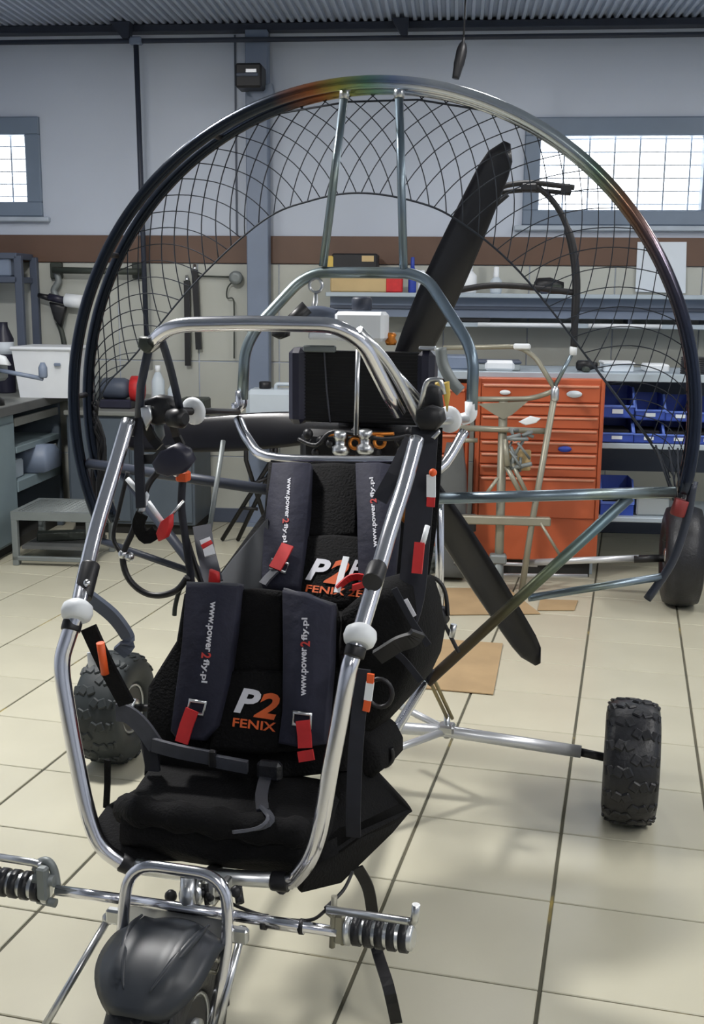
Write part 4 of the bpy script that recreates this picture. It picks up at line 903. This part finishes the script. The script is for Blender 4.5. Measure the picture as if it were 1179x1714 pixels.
rowt = [(1008, 1062, 650, 700, 'leftmost tall'), (1066, 1114, 662, 704, 'second from left'), (1116, 1164, 666, 706, 'third from left'), (1166, 1214, 669, 708, 'rightmost, cut by the picture edge,')]
for x0, x1, y0, y1, nm in rowt: make_bin(x0, x1, y0, y1, 'empty blue bin, %s in the upper row, stacked on another' % nm, tb+.01, False)
make_bin(1008, 1060, 806, 866, 'blue bin alone on the lowest shelf behind the grey brace', TB0+.06, True)
def item(name, label, cat, mb, m): return tag(obj(name, mb, m), label, cat)
cbx = wthing('plastic_box', 'clear greenish plastic box on the lowest shelf, right of the blue bin', 'box', *(lambda q: (q[0], TB0+.2))(ws(1090, 866, TB0+.06)), .343)
g = MB(); a, z1 = ws(1067, 832, TB0+.06); b, _ = ws(1120, 860, TB0+.06); wbox(g, a, b, TB0+.06, TB0+.34, .343, z1, .01); obj('body', g, 'clear', cbx, True)
g = MB(); wbox(g, a-.01, b+.01, TB0+.05, TB0+.35, z1, z1+.014, .004); obj('lid', g, 'clear', cbx, True)
g = MB()
for k in range(8): g.ball(W(random.uniform(a+.05, b-.05), TB0+.2+random.uniform(-.06, .06), .39+random.uniform(0, .03)), .03, 8, 6)
q = obj('contents', g, 'stool', cbx, True); q['kind'] = 'stuff'
# things on the bench top
def boxthing(name, label, cat, x0, x1, y0, t0, dp, m, zbase=zb, lid=None, bev=.008):
    a, z1 = ws(x0, y0, t0); b, _ = ws(x1, y0, t0)
    o = wthing(name, label, cat, (a+b)/2, t0+dp/2, zbase); obj('body', wbox(MB(), a, b, t0, t0+dp, zbase, z1-(.012 if lid else 0), bev), m, o, True)
    if lid: obj('lid', wbox(MB(), a-.006, b+.006, t0-.006, t0+dp+.006, z1-.014, z1, .004), lid, o, True)
    return o
o = boxthing('parts_tray', 'clear tray of white parts on the bench above the orange cabinet', 'tray', 796, 872, 604, TB0+.12, .22, 'clear', lid='shelfd')
a, z1 = ws(812, 606, TB0+.12); b, _ = ws(862, 606, TB0+.12); obj('white_parts', wbox(MB(), a, b, TB0+.105, TB0+.2, zb, z1+.01, .015), 'white', o, True)
o = wthing('power_tool', 'small black tool lying on the bench beside the white boxes', 'tool', *(lambda q: (q[0], TB0+.2))(ws(980, 615, TB0+.15)), zb)
a, _ = ws(966, 615, TB0+.15); b, _ = ws(1002, 615, TB0+.15)
obj('body', MB().lathe([(.015, 0), (.03, .01), (.034, (b-a)*.6), (.022, (b-a)*.8), (.018, b-a)], W(a, TB0+.2, zb+.034), WU, 14), 'black', o, True)
obj('handle', wbox(MB(), a+.03, a+.07, TB0+.1, TB0+.2, zb, zb+.03, .008), 'gdark', o, True)
boxthing('white_box', 'white lidded box on the bench, right of the small black tool', 'box', 1012, 1062, 606, TB0+.15, .2, 'paper', lid='white')
boxthing('white_box', 'low white box on the bench between the lidded box and the black canister', 'box', 1082, 1122, 610, TB0+.2, .18, 'white')
o = wthing('black_canister', 'black ribbed canister on the bench at the right picture edge', 'canister', *(lambda q: (q[0], TB0+.12))(ws(1166, 622, TB0+.05)), zb)
a, z1 = ws(1145, 598, TB0+.05); b, _ = ws(1188, 598, TB0+.05); pr = []; R_ = (b-a)/2; n_ = 8
for k in range(n_): z = (z1-zb)*k/n_; d = (z1-zb)/n_; pr += [(R_*.94, z), (R_, z+d*.3), (R_, z+d*.7), (R_*.94, z+d*.95)]
obj('body', MB().lathe(pr, W((a+b)/2, TB0+.05+R_, zb), UP, 24), 'black', o, True)
boxthing('steel_box', 'grey-blue box on the bench at its left end behind the engine hoop', 'box', 738, 786, 596, TB0+.2, .25, 'steelgrey')
# wall shelf with rails above the bench
TSH = TW-.34
wsx0, zs = ws(545, 486, TSH); wsx1 = 2.05; zs = ws(700, 490, TSH)[1]; zl = ws(900, 541, TSH+.06)[1]
shelf = wthing('wall_shelf', 'long grey wall shelf with a dark panel, above the bench', 'shelf', (wsx0+wsx1)/2, TSH+.17, zl)
def PS(n, mb, m): return obj(n, mb, m, shelf, True)
PS('upper_board', wbox(MB(), wsx0, wsx1, TSH, TW-.01, zs-.028, zs, .004), 'benchm')
PS('dark_panel', wbox(MB(), wsx0+.02, wsx1, TSH+.10, TSH+.115, zl+.03, zs-.028), 'steelgrey')
PS('panel_rib', wbox(MB(), wsx0+.02, wsx1, TSH+.085, TSH+.10, (zl+zs)/2-.012, (zl+zs)/2+.010, .004), 'shelfd')
sl0 = ws(690, 540, TSH+.06)[0]
PS('lower_ledge', wbox(MB(), sl0, wsx1, TSH+.05, TW-.01, zl-.03, zl, .004), 'benchm')
for s in (wsx0+.05, .2, 1.1, 1.9): PS('bracket', wbox(MB(), s, s+.02, TSH+.115, TW-.01, zl-.03, zs-.028), 'shelfd')
for x0, x1 in ((985, 1108), (800, 960)): 
    a, _ = ws(x0, 545, TSH+.05); b, _ = ws(x1, 545, TSH+.05); PS('light_strip', MB().tube([W(a, TSH+.045, zl-.012), W(b, TSH+.045, zl-.012)], .014, 10), 'white')
a, _ = ws(763, 528, TSH+.05); b, _ = ws(822, 528, TSH+.05)
item('file_tool', 'flat black file lying on the lower ledge by the propeller blade', 'tool', wbox(MB(), a, b, TSH+.055, TSH+.09, zl, zl+.028, .006), 'black')
def onshelf(name, label, cat, x0, x1, y0, m, dp=.2, dt=.05, lid=None, zbase=None): return boxthing(name, label, cat, x0, x1, y0, TSH+dt, dp, m, zbase if zbase is not None else zs, lid)
cb_ = onshelf('cardboard_box', 'long brown cardboard box on the wall shelf', 'box', 553, 648, 455, 'card2')
zc_ = ws(600, 455, TSH+.05)[1]
cs_ = onshelf('tool_case', 'black case with a yellow end lying on the cardboard box', 'case', 556, 632, 424, 'black', dt=.06, zbase=zc_)
a, z1 = ws(547, 428, TSH+.06); b, _ = ws(560, 428, TSH+.06); obj('yellow_end', wbox(MB(), a, b, TSH+.06, TSH+.24, zc_, z1, .008), 'yellow', cs_, True)
a, z1 = ws(606, 428, TSH+.06); b, z0 = ws(626, 438, TSH+.06); obj('sticker', wbox(MB(), a, b, TSH+.056, TSH+.061, z0, z1), 'card2', cs_, True)
onshelf('red_tin', 'dark red tin on the wall shelf, right of the cardboard box', 'tin', 646, 674, 462, 'red', dp=.12)
def bottle(label, x0, x1, y0, m, capm, z_b=zs, dt=.08, h2=.72):
    a, z1 = ws(x0, y0, TSH+dt); b, _ = ws(x1, y0, TSH+dt); R_ = (b-a)/2; H_ = z1-z_b
    o = wthing('bottle', label, 'bottle', (a+b)/2, TSH+dt+R_, z_b); c = W((a+b)/2, TSH+dt+R_, z_b)
    obj('body', MB().lathe([(R_*.9, 0), (R_, .01), (R_, H_*h2*.8), (R_*.5, H_*h2)], c, UP, 18), m, o, True); obj('cap', MB().lathe([(R_*.48, H_*h2), (R_*.5, H_*h2+.004), (R_*.45, H_*.98), (R_*.3, H_)], c, UP, 16), capm, o, True)
bottle('blue spray bottle with blue trigger on the wall shelf beside the propeller blade', 684, 698, 430, 'blue', 'blue')
bottle('white bottle on the wall shelf just right of the blue spray bottle', 700, 716, 452, 'white', 'white')
bottle('white pointed bottle behind the propeller blade on the wall shelf', 772, 800, 428, 'white', 'white', h2=.6)
bottle('small grey-white bottle on the wall shelf left of the black trike hoop', 822, 842, 446, 'jug', 'white', h2=.6)
o = wthing('power_drill', 'black power drill lying on the wall shelf behind the black hoop', 'tool', *(lambda q: (q[0], TSH+.15))(ws(925, 490, TSH+.1)), zs)
a, z1 = ws(896, 460, TSH+.1); b, _ = ws(946, 460, TSH+.1)
obj('body', MB().lathe([(.02, 0), (.045, .02), (.05, .1), (.035, .14), (.02, b-a)], W(a, TSH+.15, zs+.055), WU, 14), 'black', o, True); obj('battery', wbox(MB(), b-.09, b-.01, TSH+.1, TSH+.2, zs, zs+.06, .01), 'gdark', o, True); obj('handle', wbox(MB(), a+.04, a+.09, TSH+.08, TSH+.2, zs, zs+.04, .01), 'shelfd', o, True)
g = MB(); g.prism([wl(x, y, TW-.03) for x, y in ((1068, 405), (1150, 405), (1148, 491), (1064, 488))], WV*.006); item('paper_sheet', 'large blank white sheet hung on the wall over the brown band', 'paper', g, 'paper')

# ------------------------------------------------------------------ left side: benches, cabinets, tub, vise, stool
SB = -2.63
lb_ = wthing('side_workbench', 'grey workbench along the left wall with open shelves under it', 'workbench', SB-.3, 6.7)
def PL(n, mb, m, par=None): return obj(n, mb, m, par or lb_, True)
ZBL = .905
PL('worktop', wbox(MB(), SL+.02, SB, 4.6, TW-.02, ZBL-.05, ZBL, .006), 'topl')
PL('worktop_edge', wbox(MB(), SB, SB+.012, 4.6, TW-.02, ZBL-.055, ZBL+.002, .003), 'top')
PL('side_panel', wbox(MB(), SB-.45, SB-.03, 4.62, 6.46, .06, ZBL-.05, .004), 'cabg')
PL('door', wbox(MB(), SB-.03, SB-.012, 5.2, 6.42, .08, ZBL-.11, .004), 'cabg')
PL('shelf_board', wbox(MB(), SB-.5, SB-.02, 6.46, 7.2, .60, .64, .004), 'cabg'); PL('shelf_board', wbox(MB(), SB-.5, SB-.02, 6.46, 7.2, .36, .43, .004), 'cabg'); PL('shelf_rail', wbox(MB(), SB-.04, SB-.02, 6.46, 7.2, ZBL-.14, ZBL-.09, .004), 'topl')
PL('back_panel', wbox(MB(), SB-.52, SB-.5, 6.46, 7.2, .06, ZBL-.05), 'inside'); PL('end_panel', wbox(MB(), SB-.5, SB-.02, 7.2, 7.24, 0, ZBL-.05, .004), 'cabd')
PL('plinth', wbox(MB(), SB-.45, SB-.06, 4.62, 7.2, 0, .06), 'inside')
o = wthing('machine_tool', 'grey hand machine with a pale handle on the open shelf of the left bench', 'tool', SB-.2, 6.85, .43)
obj('body', MB().pillow([W(SB-.06, 6.75+dx, .435+dz) for dx, dz in ((0, 0), (.28, 0), (.30, .10), (.18, .17), (.02, .18))], WU, .22, .9), 'steelgrey', o, True)
obj('handle', MB().tube(spline([W(SB-.02, 6.85, .60), W(SB, 7.0, .52), W(SB, 7.08, .50), W(SB-.02, 7.10, .58)], 5), .014, 8), 'topl', o, True)
item('steel_block', 'pale metal block at the front of the open shelf of the left bench', 'block', wbox(MB(), SB-.2, SB-.06, 6.50, 6.66, .43, .545, .01), 'benchm')
# white tub and vise on the bench
o = wthing('white_tub', 'large white plastic tub standing on the left workbench', 'tub', -2.62, 7.1, ZBL)
a, z1 = ws(19, 580, 6.85); b, _ = ws(116, 580, 6.85); t0 = 6.85; dp = .38
A0 = [W(s, t, ZBL) for s, t in ((a+.03, t0+.03), (b-.03, t0+.03), (b-.03, t0+dp-.03), (a+.03, t0+dp-.03))]; A1 = [W(s, t, z1-.02) for s, t in ((a, t0), (b, t0), (b, t0+dp), (a, t0+dp))]
g = MB(); vs = A0+A1; g.add(vs, [(3, 2, 1, 0), (0, 1, 5, 4), (1, 2, 6, 5), (2, 3, 7, 6), (3, 0, 4, 7), (4, 5, 6, 7)]); obj('body', g, 'white', o, True)
obj('rim', wbox(MB(), a-.015, b+.015, t0-.015, t0+dp+.015, z1-.025, z1, .01), 'white', o, True); obj('clip', wbox(MB(), b-.10, b-.06, t0-.02, t0, z1-.12, z1-.10, .004), 'steelgrey', o, True)
o = wthing('bench_vise', 'steel bench vise with a long bar handle at the left picture edge', 'vise', -2.66, 6.35, ZBL)
obj('base', MB().lathe([(.09, 0), (.09, .03), (.05, .06), (.05, .16)], W(-2.76, 6.35, ZBL), UP, 18), 'black', o, True)
obj('jaw', wbox(MB(), -2.9, -2.66, 6.27, 6.43, 1.05, 1.17, .02), 'stool', o, True)
hx0 = wl(-10, 618, 6.3); hx1 = wl(72, 634, 6.3); obj('handle_bar', MB().tube([hx0, hx1], .013, 10), 'steelgrey', o, True); 
g = MB(); g.lathe([(.02, -.03), (.026, -.02), (.026, .03), (.012, .06)], wl(72, 624, 6.3), UP, 12); obj('handle_knob', g, 'steelgrey', o, True)
obj('jaw_insert', MB().pillow([wl(x, y, 6.28) for x, y in ((-6, 592), (8, 596), (18, 612), (-6, 610))], WV, .05), 'white', o, True)
# open rack above the left bench
rk = wthing('storage_rack', 'dark grey open rack standing on the left bench under the brown band', 'rack', -2.9, 7.25, ZBL)
a, zt_ = ws(22, 428, 7.15); b, _ = ws(32, 428, 7.15)
for t in (7.15, 7.42): obj('post', wbox(MB(), a, b+.01, t, t+.04, ZBL, zt_, .004), 'shelfd', rk, True)
for y in (468, 428): z = ws(10, y, 7.15)[1]; obj('shelf_board', wbox(MB(), SL+.05, a+.02, 7.15, 7.45, z-.02, z+.02, .004), 'shelfd', rk, True)
zsh = ws(10, 468, 7.15)[1]+.02
item('storage_crate', 'pale blue-grey crate on the upper shelf of the left rack', 'crate', wbox(MB(), a-.42, a-.03, 7.17, 7.40, zsh, zsh+.15, .01), 'steelgrey')
bt = wthing('bottle', 'dark blue bottle with a pale label on the left bench below the rack', 'bottle', *(lambda q: (q[0], 7.2))(ws(6, 560, 7.2)), ZBL)
c = W(ws(6, 560, 7.2)[0], 7.2, ZBL); obj('body', MB().lathe([(.06, 0), (.065, .01), (.065, .36), (.03, .44), (.03, .47)], c, UP, 18), 'radt', bt, True); obj('label', MB().lathe([(.0655, .26), (.0665, .26), (.0665, .34), (.0655, .34)], c, UP, 18, closed=True), 'paper', bt, True)
# low cabinet along the back wall, left of the column
lc = wthing('low_cabinet', 'low blue-grey cabinet against the back wall, behind the left side of the cage', 'cabinet', -2.0, 7.2)
a, zc1 = ws(108, 688, 6.95); b, _ = ws(322, 690, 6.95); zc1 = ws(250, 690, 6.95)[1]
def PK(n, mb, m, par=None): return obj(n, mb, m, par or lc, True)
PK('body', wbox(MB(), a, b, 6.98, TW-.02, .07, zc1-.03, .005), 'cabd'); PK('top', wbox(MB(), a-.01, b+.01, 6.95, TW-.02, zc1-.03, zc1, .005), 'topl'); PK('plinth', wbox(MB(), a+.02, b-.02, 7.02, TW-.02, 0, .07), 'inside')
mid = (a+b)/2
for p, q in ((a+.015, mid-.008), (mid+.008, b-.015)):
    d = PK('door', wbox(MB(), p, q, 6.962, 6.98, .09, zc1-.05, .005), 'cabd'); PK('handle', MB().tube([W(q-.05, 6.95, .5), W(q-.05, 6.95, .64)], .007, 8), 'stool', d)
item('grey_tray', 'low olive grey tray at the right end of the low cabinet', 'tray', wbox(MB(), *(ws(298, 655, 7.1)[0], ws(342, 655, 7.1)[0]), 7.1, 7.3, zc1, zc1+.075, .01), 'gdark')
gr = wthing('bench_grinder', 'red and dark blue bench grinder on the low cabinet behind the cage ring', 'grinder', *(lambda q: (q[0], 7.2))(ws(190, 665, 7.1)), zc1)
c = W(ws(190, 665, 7.1)[0], 7.2, zc1+.13)
obj('base', MB().box(c-UP*.1, (.22, .16, .06), WAX, .01), 'radt', gr, True); obj('motor', MB().lathe([(.04, -.11), (.07, -.09), (.07, .05), (.05, .09)], c, WU, 18), 'shelfd', gr, True)
obj('red_housing', MB().lathe([(.04, .09), (.085, .10), (.085, .17), (.04, .18)], c, WU, 20), 'red', gr, True); obj('wheel_guard', MB().lathe([(.03, -.11), (.08, -.12), (.08, -.17), (.03, -.18)], c, WU, 20), 'stool', gr, True)
for k, (x0, x1, y0, nm) in enumerate(((250, 272, 612, 'taller clear'), (278, 298, 634, 'shorter clear'))):
    a, z1 = ws(x0, y0, 7.05); b, _ = ws(x1, y0, 7.05); R_ = (b-a)/2; c = W((a+b)/2, 7.05+R_, zc1); o = wthing('plastic_bottle', '%s plastic bottle on the low cabinet behind the hanging strap' % nm, 'bottle', (a+b)/2, 7.05+R_, zc1, 'clear bottles on the low cabinet')
    obj('body', MB().lathe([(R_*.9, 0), (R_, .01), (R_, (z1-zc1)*.65), (R_*.4, (z1-zc1)*.85)], c, UP, 16), 'jug', o, True); obj('cap', MB().lathe([(R_*.4, (z1-zc1)*.85), (R_*.4, z1-zc1)], c, UP, 14), 'white', o, True)
# step stool with perforated top
st0, st1 = 6.05, 6.50; sa = ws(17, 856, st0)[0]; sb_ = ws(152, 860, st0)[0]; zs_ = ws(80, 858, st0)[1]
so = wthing('step_stool', 'grey metal step stool with a perforated top in front of the left bench', 'stool', (sa+sb_)/2, (st0+st1)/2)
def PT(n, mb, m): return obj(n, mb, m, so, True)
PT('frame', wbox(wbox(wbox(wbox(MB(), sa, sb_, st0, st0+.03, zs_-.05, zs_), sa, sb_, st1-.03, st1, zs_-.05, zs_), sa, sa+.03, st0+.03, st1-.03, zs_-.05, zs_), sb_-.03, sb_, st0+.03, st1-.03, zs_-.05, zs_), 'stool')
g = MB()
for k in range(13):
    t = st0+.04+k*(st1-st0-.08)/12; g.tube([W(sa+.02, t, zs_-.006), W(sb_-.02, t, zs_-.006)], .006, 5)
for k in range(15):
    s = sa+.04+k*(sb_-sa-.08)/14; g.tube([W(s, st0+.02, zs_-.008), W(s, st1-.02, zs_-.008)], .006, 5)
PT('perforated_top', g, 'stool')['kind'] = 'stuff'
for s in (sa, sb_-.035):
    for t in (st0, st1-.035): PT('leg', wbox(MB(), s, s+.035, t, t+.035, 0, zs_-.05, .003), 'stool')
PT('foot_bar', wbox(MB(), sa, sb_, st0, st0+.03, .03, .055, .003), 'stool'); PT('lower_shelf', wbox(MB(), sa+.04, sb_-.04, st0+.05, st1-.05, .09, .11), 'top')
item('steel_offcut', 'dark steel bar lying on the lower shelf of the step stool', 'bar', MB().box(W((sa+sb_)/2, 6.3, .135), (.34, .09, .05), ((WU+WV*.3).normalized(), (WV-WU*.3).normalized(), UP), .006), 'gdark')
# wall-hung things on the left
pg = wthing('pipe_bracket', 'dark horizontal pipe bracket with a hanging hose on the left tiled wall', 'bracket', *(lambda q: (q[0], TW-.06))(ws(160, 450, TW-.06)), 1.3)
obj('pipe', MB().tube([wl(88, 452, TW-.10), wl(240, 455, TW-.10)], .022, 10), 'gdark', pg, True)
obj('hose', MB().tube(spline([wl(x, y, TW-.06) for x, y in ((92, 452), (98, 470), (90, 486), (96, 498))], 5), .022, 10), 'stool', pg, True)
for x in (95, 232): obj('wall_plate', MB().box(wl(x, 453, TW-.03), (.08, .05, .11), WAX, .008), 'gdark', pg, True)
hg = wthing('spray_gun', 'black spray gun with a white cup hanging on the left tiled wall', 'spray gun', *(lambda q: (q[0], TW-.1))(ws(100, 520, TW-.1)), 1.2)
obj('nozzle', MB().tube([wl(64, 494, TW-.1), wl(84, 499, TW-.1)], [.016, .022], 10), 'black', hg, True); obj('barrel', MB().tube([wl(82, 497, TW-.1), wl(108, 503, TW-.1)], .026, 12), 'radt', hg, True)
obj('cup', MB().lathe([(.03, 0), (.046, .01), (.046, .12), (.03, .13)], wl(108, 502, TW-.1), WU-UP*.1, 16), 'white', hg, True)
obj('grip', MB().pillow([wl(x, y, TW-.1) for x, y in ((83, 505), (112, 512), (108, 530), (104, 548), (92, 535))], WV, .06), 'black', hg, True)
obj('air_hose', MB().tube(spline([wl(x, y, TW-.08) for x, y in ((98, 540), (104, 558), (108, 580), (110, 600))], 4), .018, 8), 'gdark', hg, True)
for x0, y0, x1, y1, nm in ((313, 470, 315, 612, 'left, longer'), (326, 452, 333, 585, 'right, shorter')):
    o = wthing('hanging_strap', '%s of two black straps hanging on the tiled wall behind the arch' % nm, 'strap', *(lambda q: (q[0], TW-.05))(ws(x1, y1, TW-.05)), ws(x1, y1, TW-.05)[1], 'black straps on the tiled wall')
    obj('band', MB().ribbon([wl(x0, y0, TW-.05), wl((x0+x1)/2, (y0+y1)/2, TW-.05), wl(x1, y1, TW-.05)], WU, .04, .02), 'black', o, True); obj('hook', MB().tube([wl(x0, y0, TW-.06), wl(x0, y0-8, TW-.03)], .012, 8), 'steel', o, True)
o = wthing('cable_reel', 'small grey cable reel with looped wire on the tiled wall left of the column', 'reel', *(lambda q: (q[0], TW-.06))(ws(395, 466, TW-.06)), 1.45)
c = wl(395, 465, TW-.06); obj('spool', MB().lathe([(.02, -.02), (.045, -.018), (.045, .018), (.02, .02)], c, WV, 18), 'stool', o, True)
obj('wire_loop', MB().tube(spline([wl(x, y, TW-.05) for x, y in ((395, 468), (382, 480), (380, 498), (390, 500), (392, 520), (392, 600))], 5), .005, 6), 'gdark', o, True); obj('wire', MB().tube([wl(330, 462, TW-.04), wl(393, 464, TW-.04)], .006, 6), 'gdark', o, True)
# trestle table with the jug, beside the column
tt = wthing('trestle_table', 'small black trestle table with crossed legs left of the engine', 'table', *(lambda q: (q[0], 6.75))(ws(450, 715, 6.75)))
ta, tzp = ws(402, 714, 6.9); tb_, _ = ws(545, 718, 6.9); tzp = .745
obj('table_top', wbox(MB(), ta, tb_, 6.60, 7.10, tzp-.03, tzp, .006), 'black', tt, True); obj('top_edge', wbox(MB(), ta-.006, tb_+.006, 6.59, 6.60, tzp-.032, tzp+.002), 'steel', tt, True)
for x0, x1 in ((412, 455), (455, 372), (462, 398)): 
    p, q = wl(x0, 770, 6.7), wl(x1, 892, 6.85); q.z = 0.012; obj('leg', MB().tube([V3((p.x, p.y, tzp-.03)), p, q], .014, 8), 'black', tt, True)
obj('leg_brace', MB().tube([wl(404, 850, 6.78), wl(432, 852, 6.78)], .011, 8), 'black', tt, True); obj('leg_brace', MB().tube([wl(418, 812, 6.72), wl(448, 800, 6.72)], .012, 8), 'black', tt, True)
jg = wthing('plastic_jug', 'translucent white jug with a black cap standing on the black trestle table', 'jug', *(lambda q: (q[0], 6.9))(ws(452, 712, 6.8)), tzp)
a, z1 = ws(410, 652, 6.8); b, _ = ws(500, 652, 6.8); obj('body', wbox(MB(), a, b, 6.8, 7.02, tzp, z1, .03), 'jug', jg, True)
obj('cap', MB().lathe([(.035, 0), (.038, .004), (.038, .04), (.03, .045)], W(ws(444, 650, 6.9)[0], 6.9, z1), UP, 18), 'black', jg, True); obj('handle', MB().tube(fillet([W(b-.16, 6.9, z1-.01), W(b-.16, 6.9, z1+.03), W(b-.05, 6.9, z1+.03), W(b-.05, 6.9, z1-.01)], .02), .012, 8), 'jug', jg, True)

# ------------------------------------------------------------------ ceiling-hung and column things, floor clutter
cp_ = wthing('compressed_air_pipe', 'dark pipe running below the ceiling along the back wall, with a drop pipe', 'pipe', -.8, TW-.16, 1.1)
def PP(n, mb, m): return obj(n, mb, m, cp_, True)
pz = 3.155; PP('main_pipe', MB().tube([W(SL+.05, TW-.16, pz), W(SR-.05, TW-.16, pz)], .016, 10), 'darkpipe')
p0 = wl(228, 84, TW-.16); PP('drop_pipe', MB().tube([W(p0.dot(WU), TW-.16, pz), W(p0.dot(WU)+.01, TW-.12, 1.12)], .017, 10), 'darkpipe'); PP('tee', MB().box(W(p0.dot(WU), TW-.16, pz), (.08, .05, .05), WAX, .008), 'steelgrey')
for x, w in ((204, .13), (670, .11)):
    s, _ = ws(x, 60, TW-.16); g = MB(); g.prism([W(s-w/2, TW-.2, CZ-.005), W(s+w/2, TW-.2, CZ-.005), W(s+w*.42, TW-.2, pz+.01), W(s+w*.1, TW-.2, pz+.01)], WV*.08); PP('pipe_hanger', g, 'darkpipe')
sp_ = wthing('wall_speaker', 'black box speaker mounted high on the grey column', 'speaker', *(lambda q: (q[0], TW-.26))(ws(418, 148, TW-.26)), ws(418, 148, TW-.3)[1])
a, z1 = ws(393, 105, TW-.34); b, z0 = ws(438, 146, TW-.34)
obj('case', wbox(MB(), a, b, TW-.34, TW-.17, z0, z1, .012), 'black', sp_, True); obj('front_lip', wbox(MB(), a+.01, b-.02, TW-.352, TW-.338, (z0+z1)/2-.008, (z0+z1)/2+.012, .004), 'shelfd', sp_, True)
obj('badge', wbox(MB(), b-.10, b-.03, TW-.345, TW-.339, z1-.06, z1-.035, .003), 'steel', sp_, True); obj('bracket', MB().prism([W(s, TW-.20, z) for s, z in ((a+.06, z0), (b+.04, z0+.05), (b+.06, z0-.06), (b-.04, z0-.08))], WV*.07), 'steelgrey', sp_, True)
pd = thing('hanging_plug', 'black tapered cable connector hanging from the ceiling above the cage', 'connector', V3((0, 0, 0))+wl(770, 132, 6.4))
ptop = wl(780, 18, 6.4); obj('cable', MB().tube([V3((ptop.x, ptop.y, CZ+.0)), wl(776, 72, 6.4)], .005, 8), 'black', pd, True)
obj('plug', MB().tube(spline([wl(777, 62, 6.4), wl(775, 74, 6.4), wl(772, 92, 6.4), wl(767, 114, 6.4), wl(763, 132, 6.4)], 3), [.008]*3+[.02, .026, .03]+[.03]*3+[.026, .024, .022, .02], 12), 'black', pd, True)
for px, lab in ((((722, 985), (850, 985), (905, 1028), (730, 1030)), 'brown cardboard sheet on the floor near the frame stand'), (((700, 1068), (842, 1078), (826, 1163), (700, 1152)), 'light cardboard sheet on the floor in front of the propeller'), (((905, 1004), (968, 1006), (962, 1022), (900, 1022)), 'small reddish board scrap on the floor right of the propeller')):
    pts = [fl(x, y, .003) for x, y in px]; item('cardboard_sheet', lab, 'cardboard', MB().prism(pts, (0, 0, .004)), 'card')
hc = fl(700, 952, .03); g = MB()
for k in range(3): g.tube([hc+V3((math.cos(a)*(.13+.012*k), math.sin(a)*(.13+.012*k), .02+.034*k)) for a in [2*math.pi*q/32 for q in range(32)]], .022, 8, True)
item('hose_coil', 'grey hose coiled on the floor behind the lower propeller blade', 'hose', g, 'stool')
sk = wthing('shop_bag', 'crumpled grey-beige cloth bag beside the orange cabinet', 'bag', *(lambda q: (q[0], 6.05))(ws(752, 830, 6.0)), 0)
a, z1 = ws(735, 742, 6.0); b, _ = ws(786, 742, 6.0); obj('body', MB().pillow([W(a+dx*(b-a), 6.05, z) for dx, z in ((0, .01), (1, .01), (1.02, .3), (.95, .6), (.8, z1), (.25, z1), (.05, .6), (-.02, .3))], WV, .18, .8), 'top', sk, True)
obj('dark_base', wbox(MB(), a+.01, b+.05, 5.94, 5.955, .30, .40, .01), 'black', sk, True)
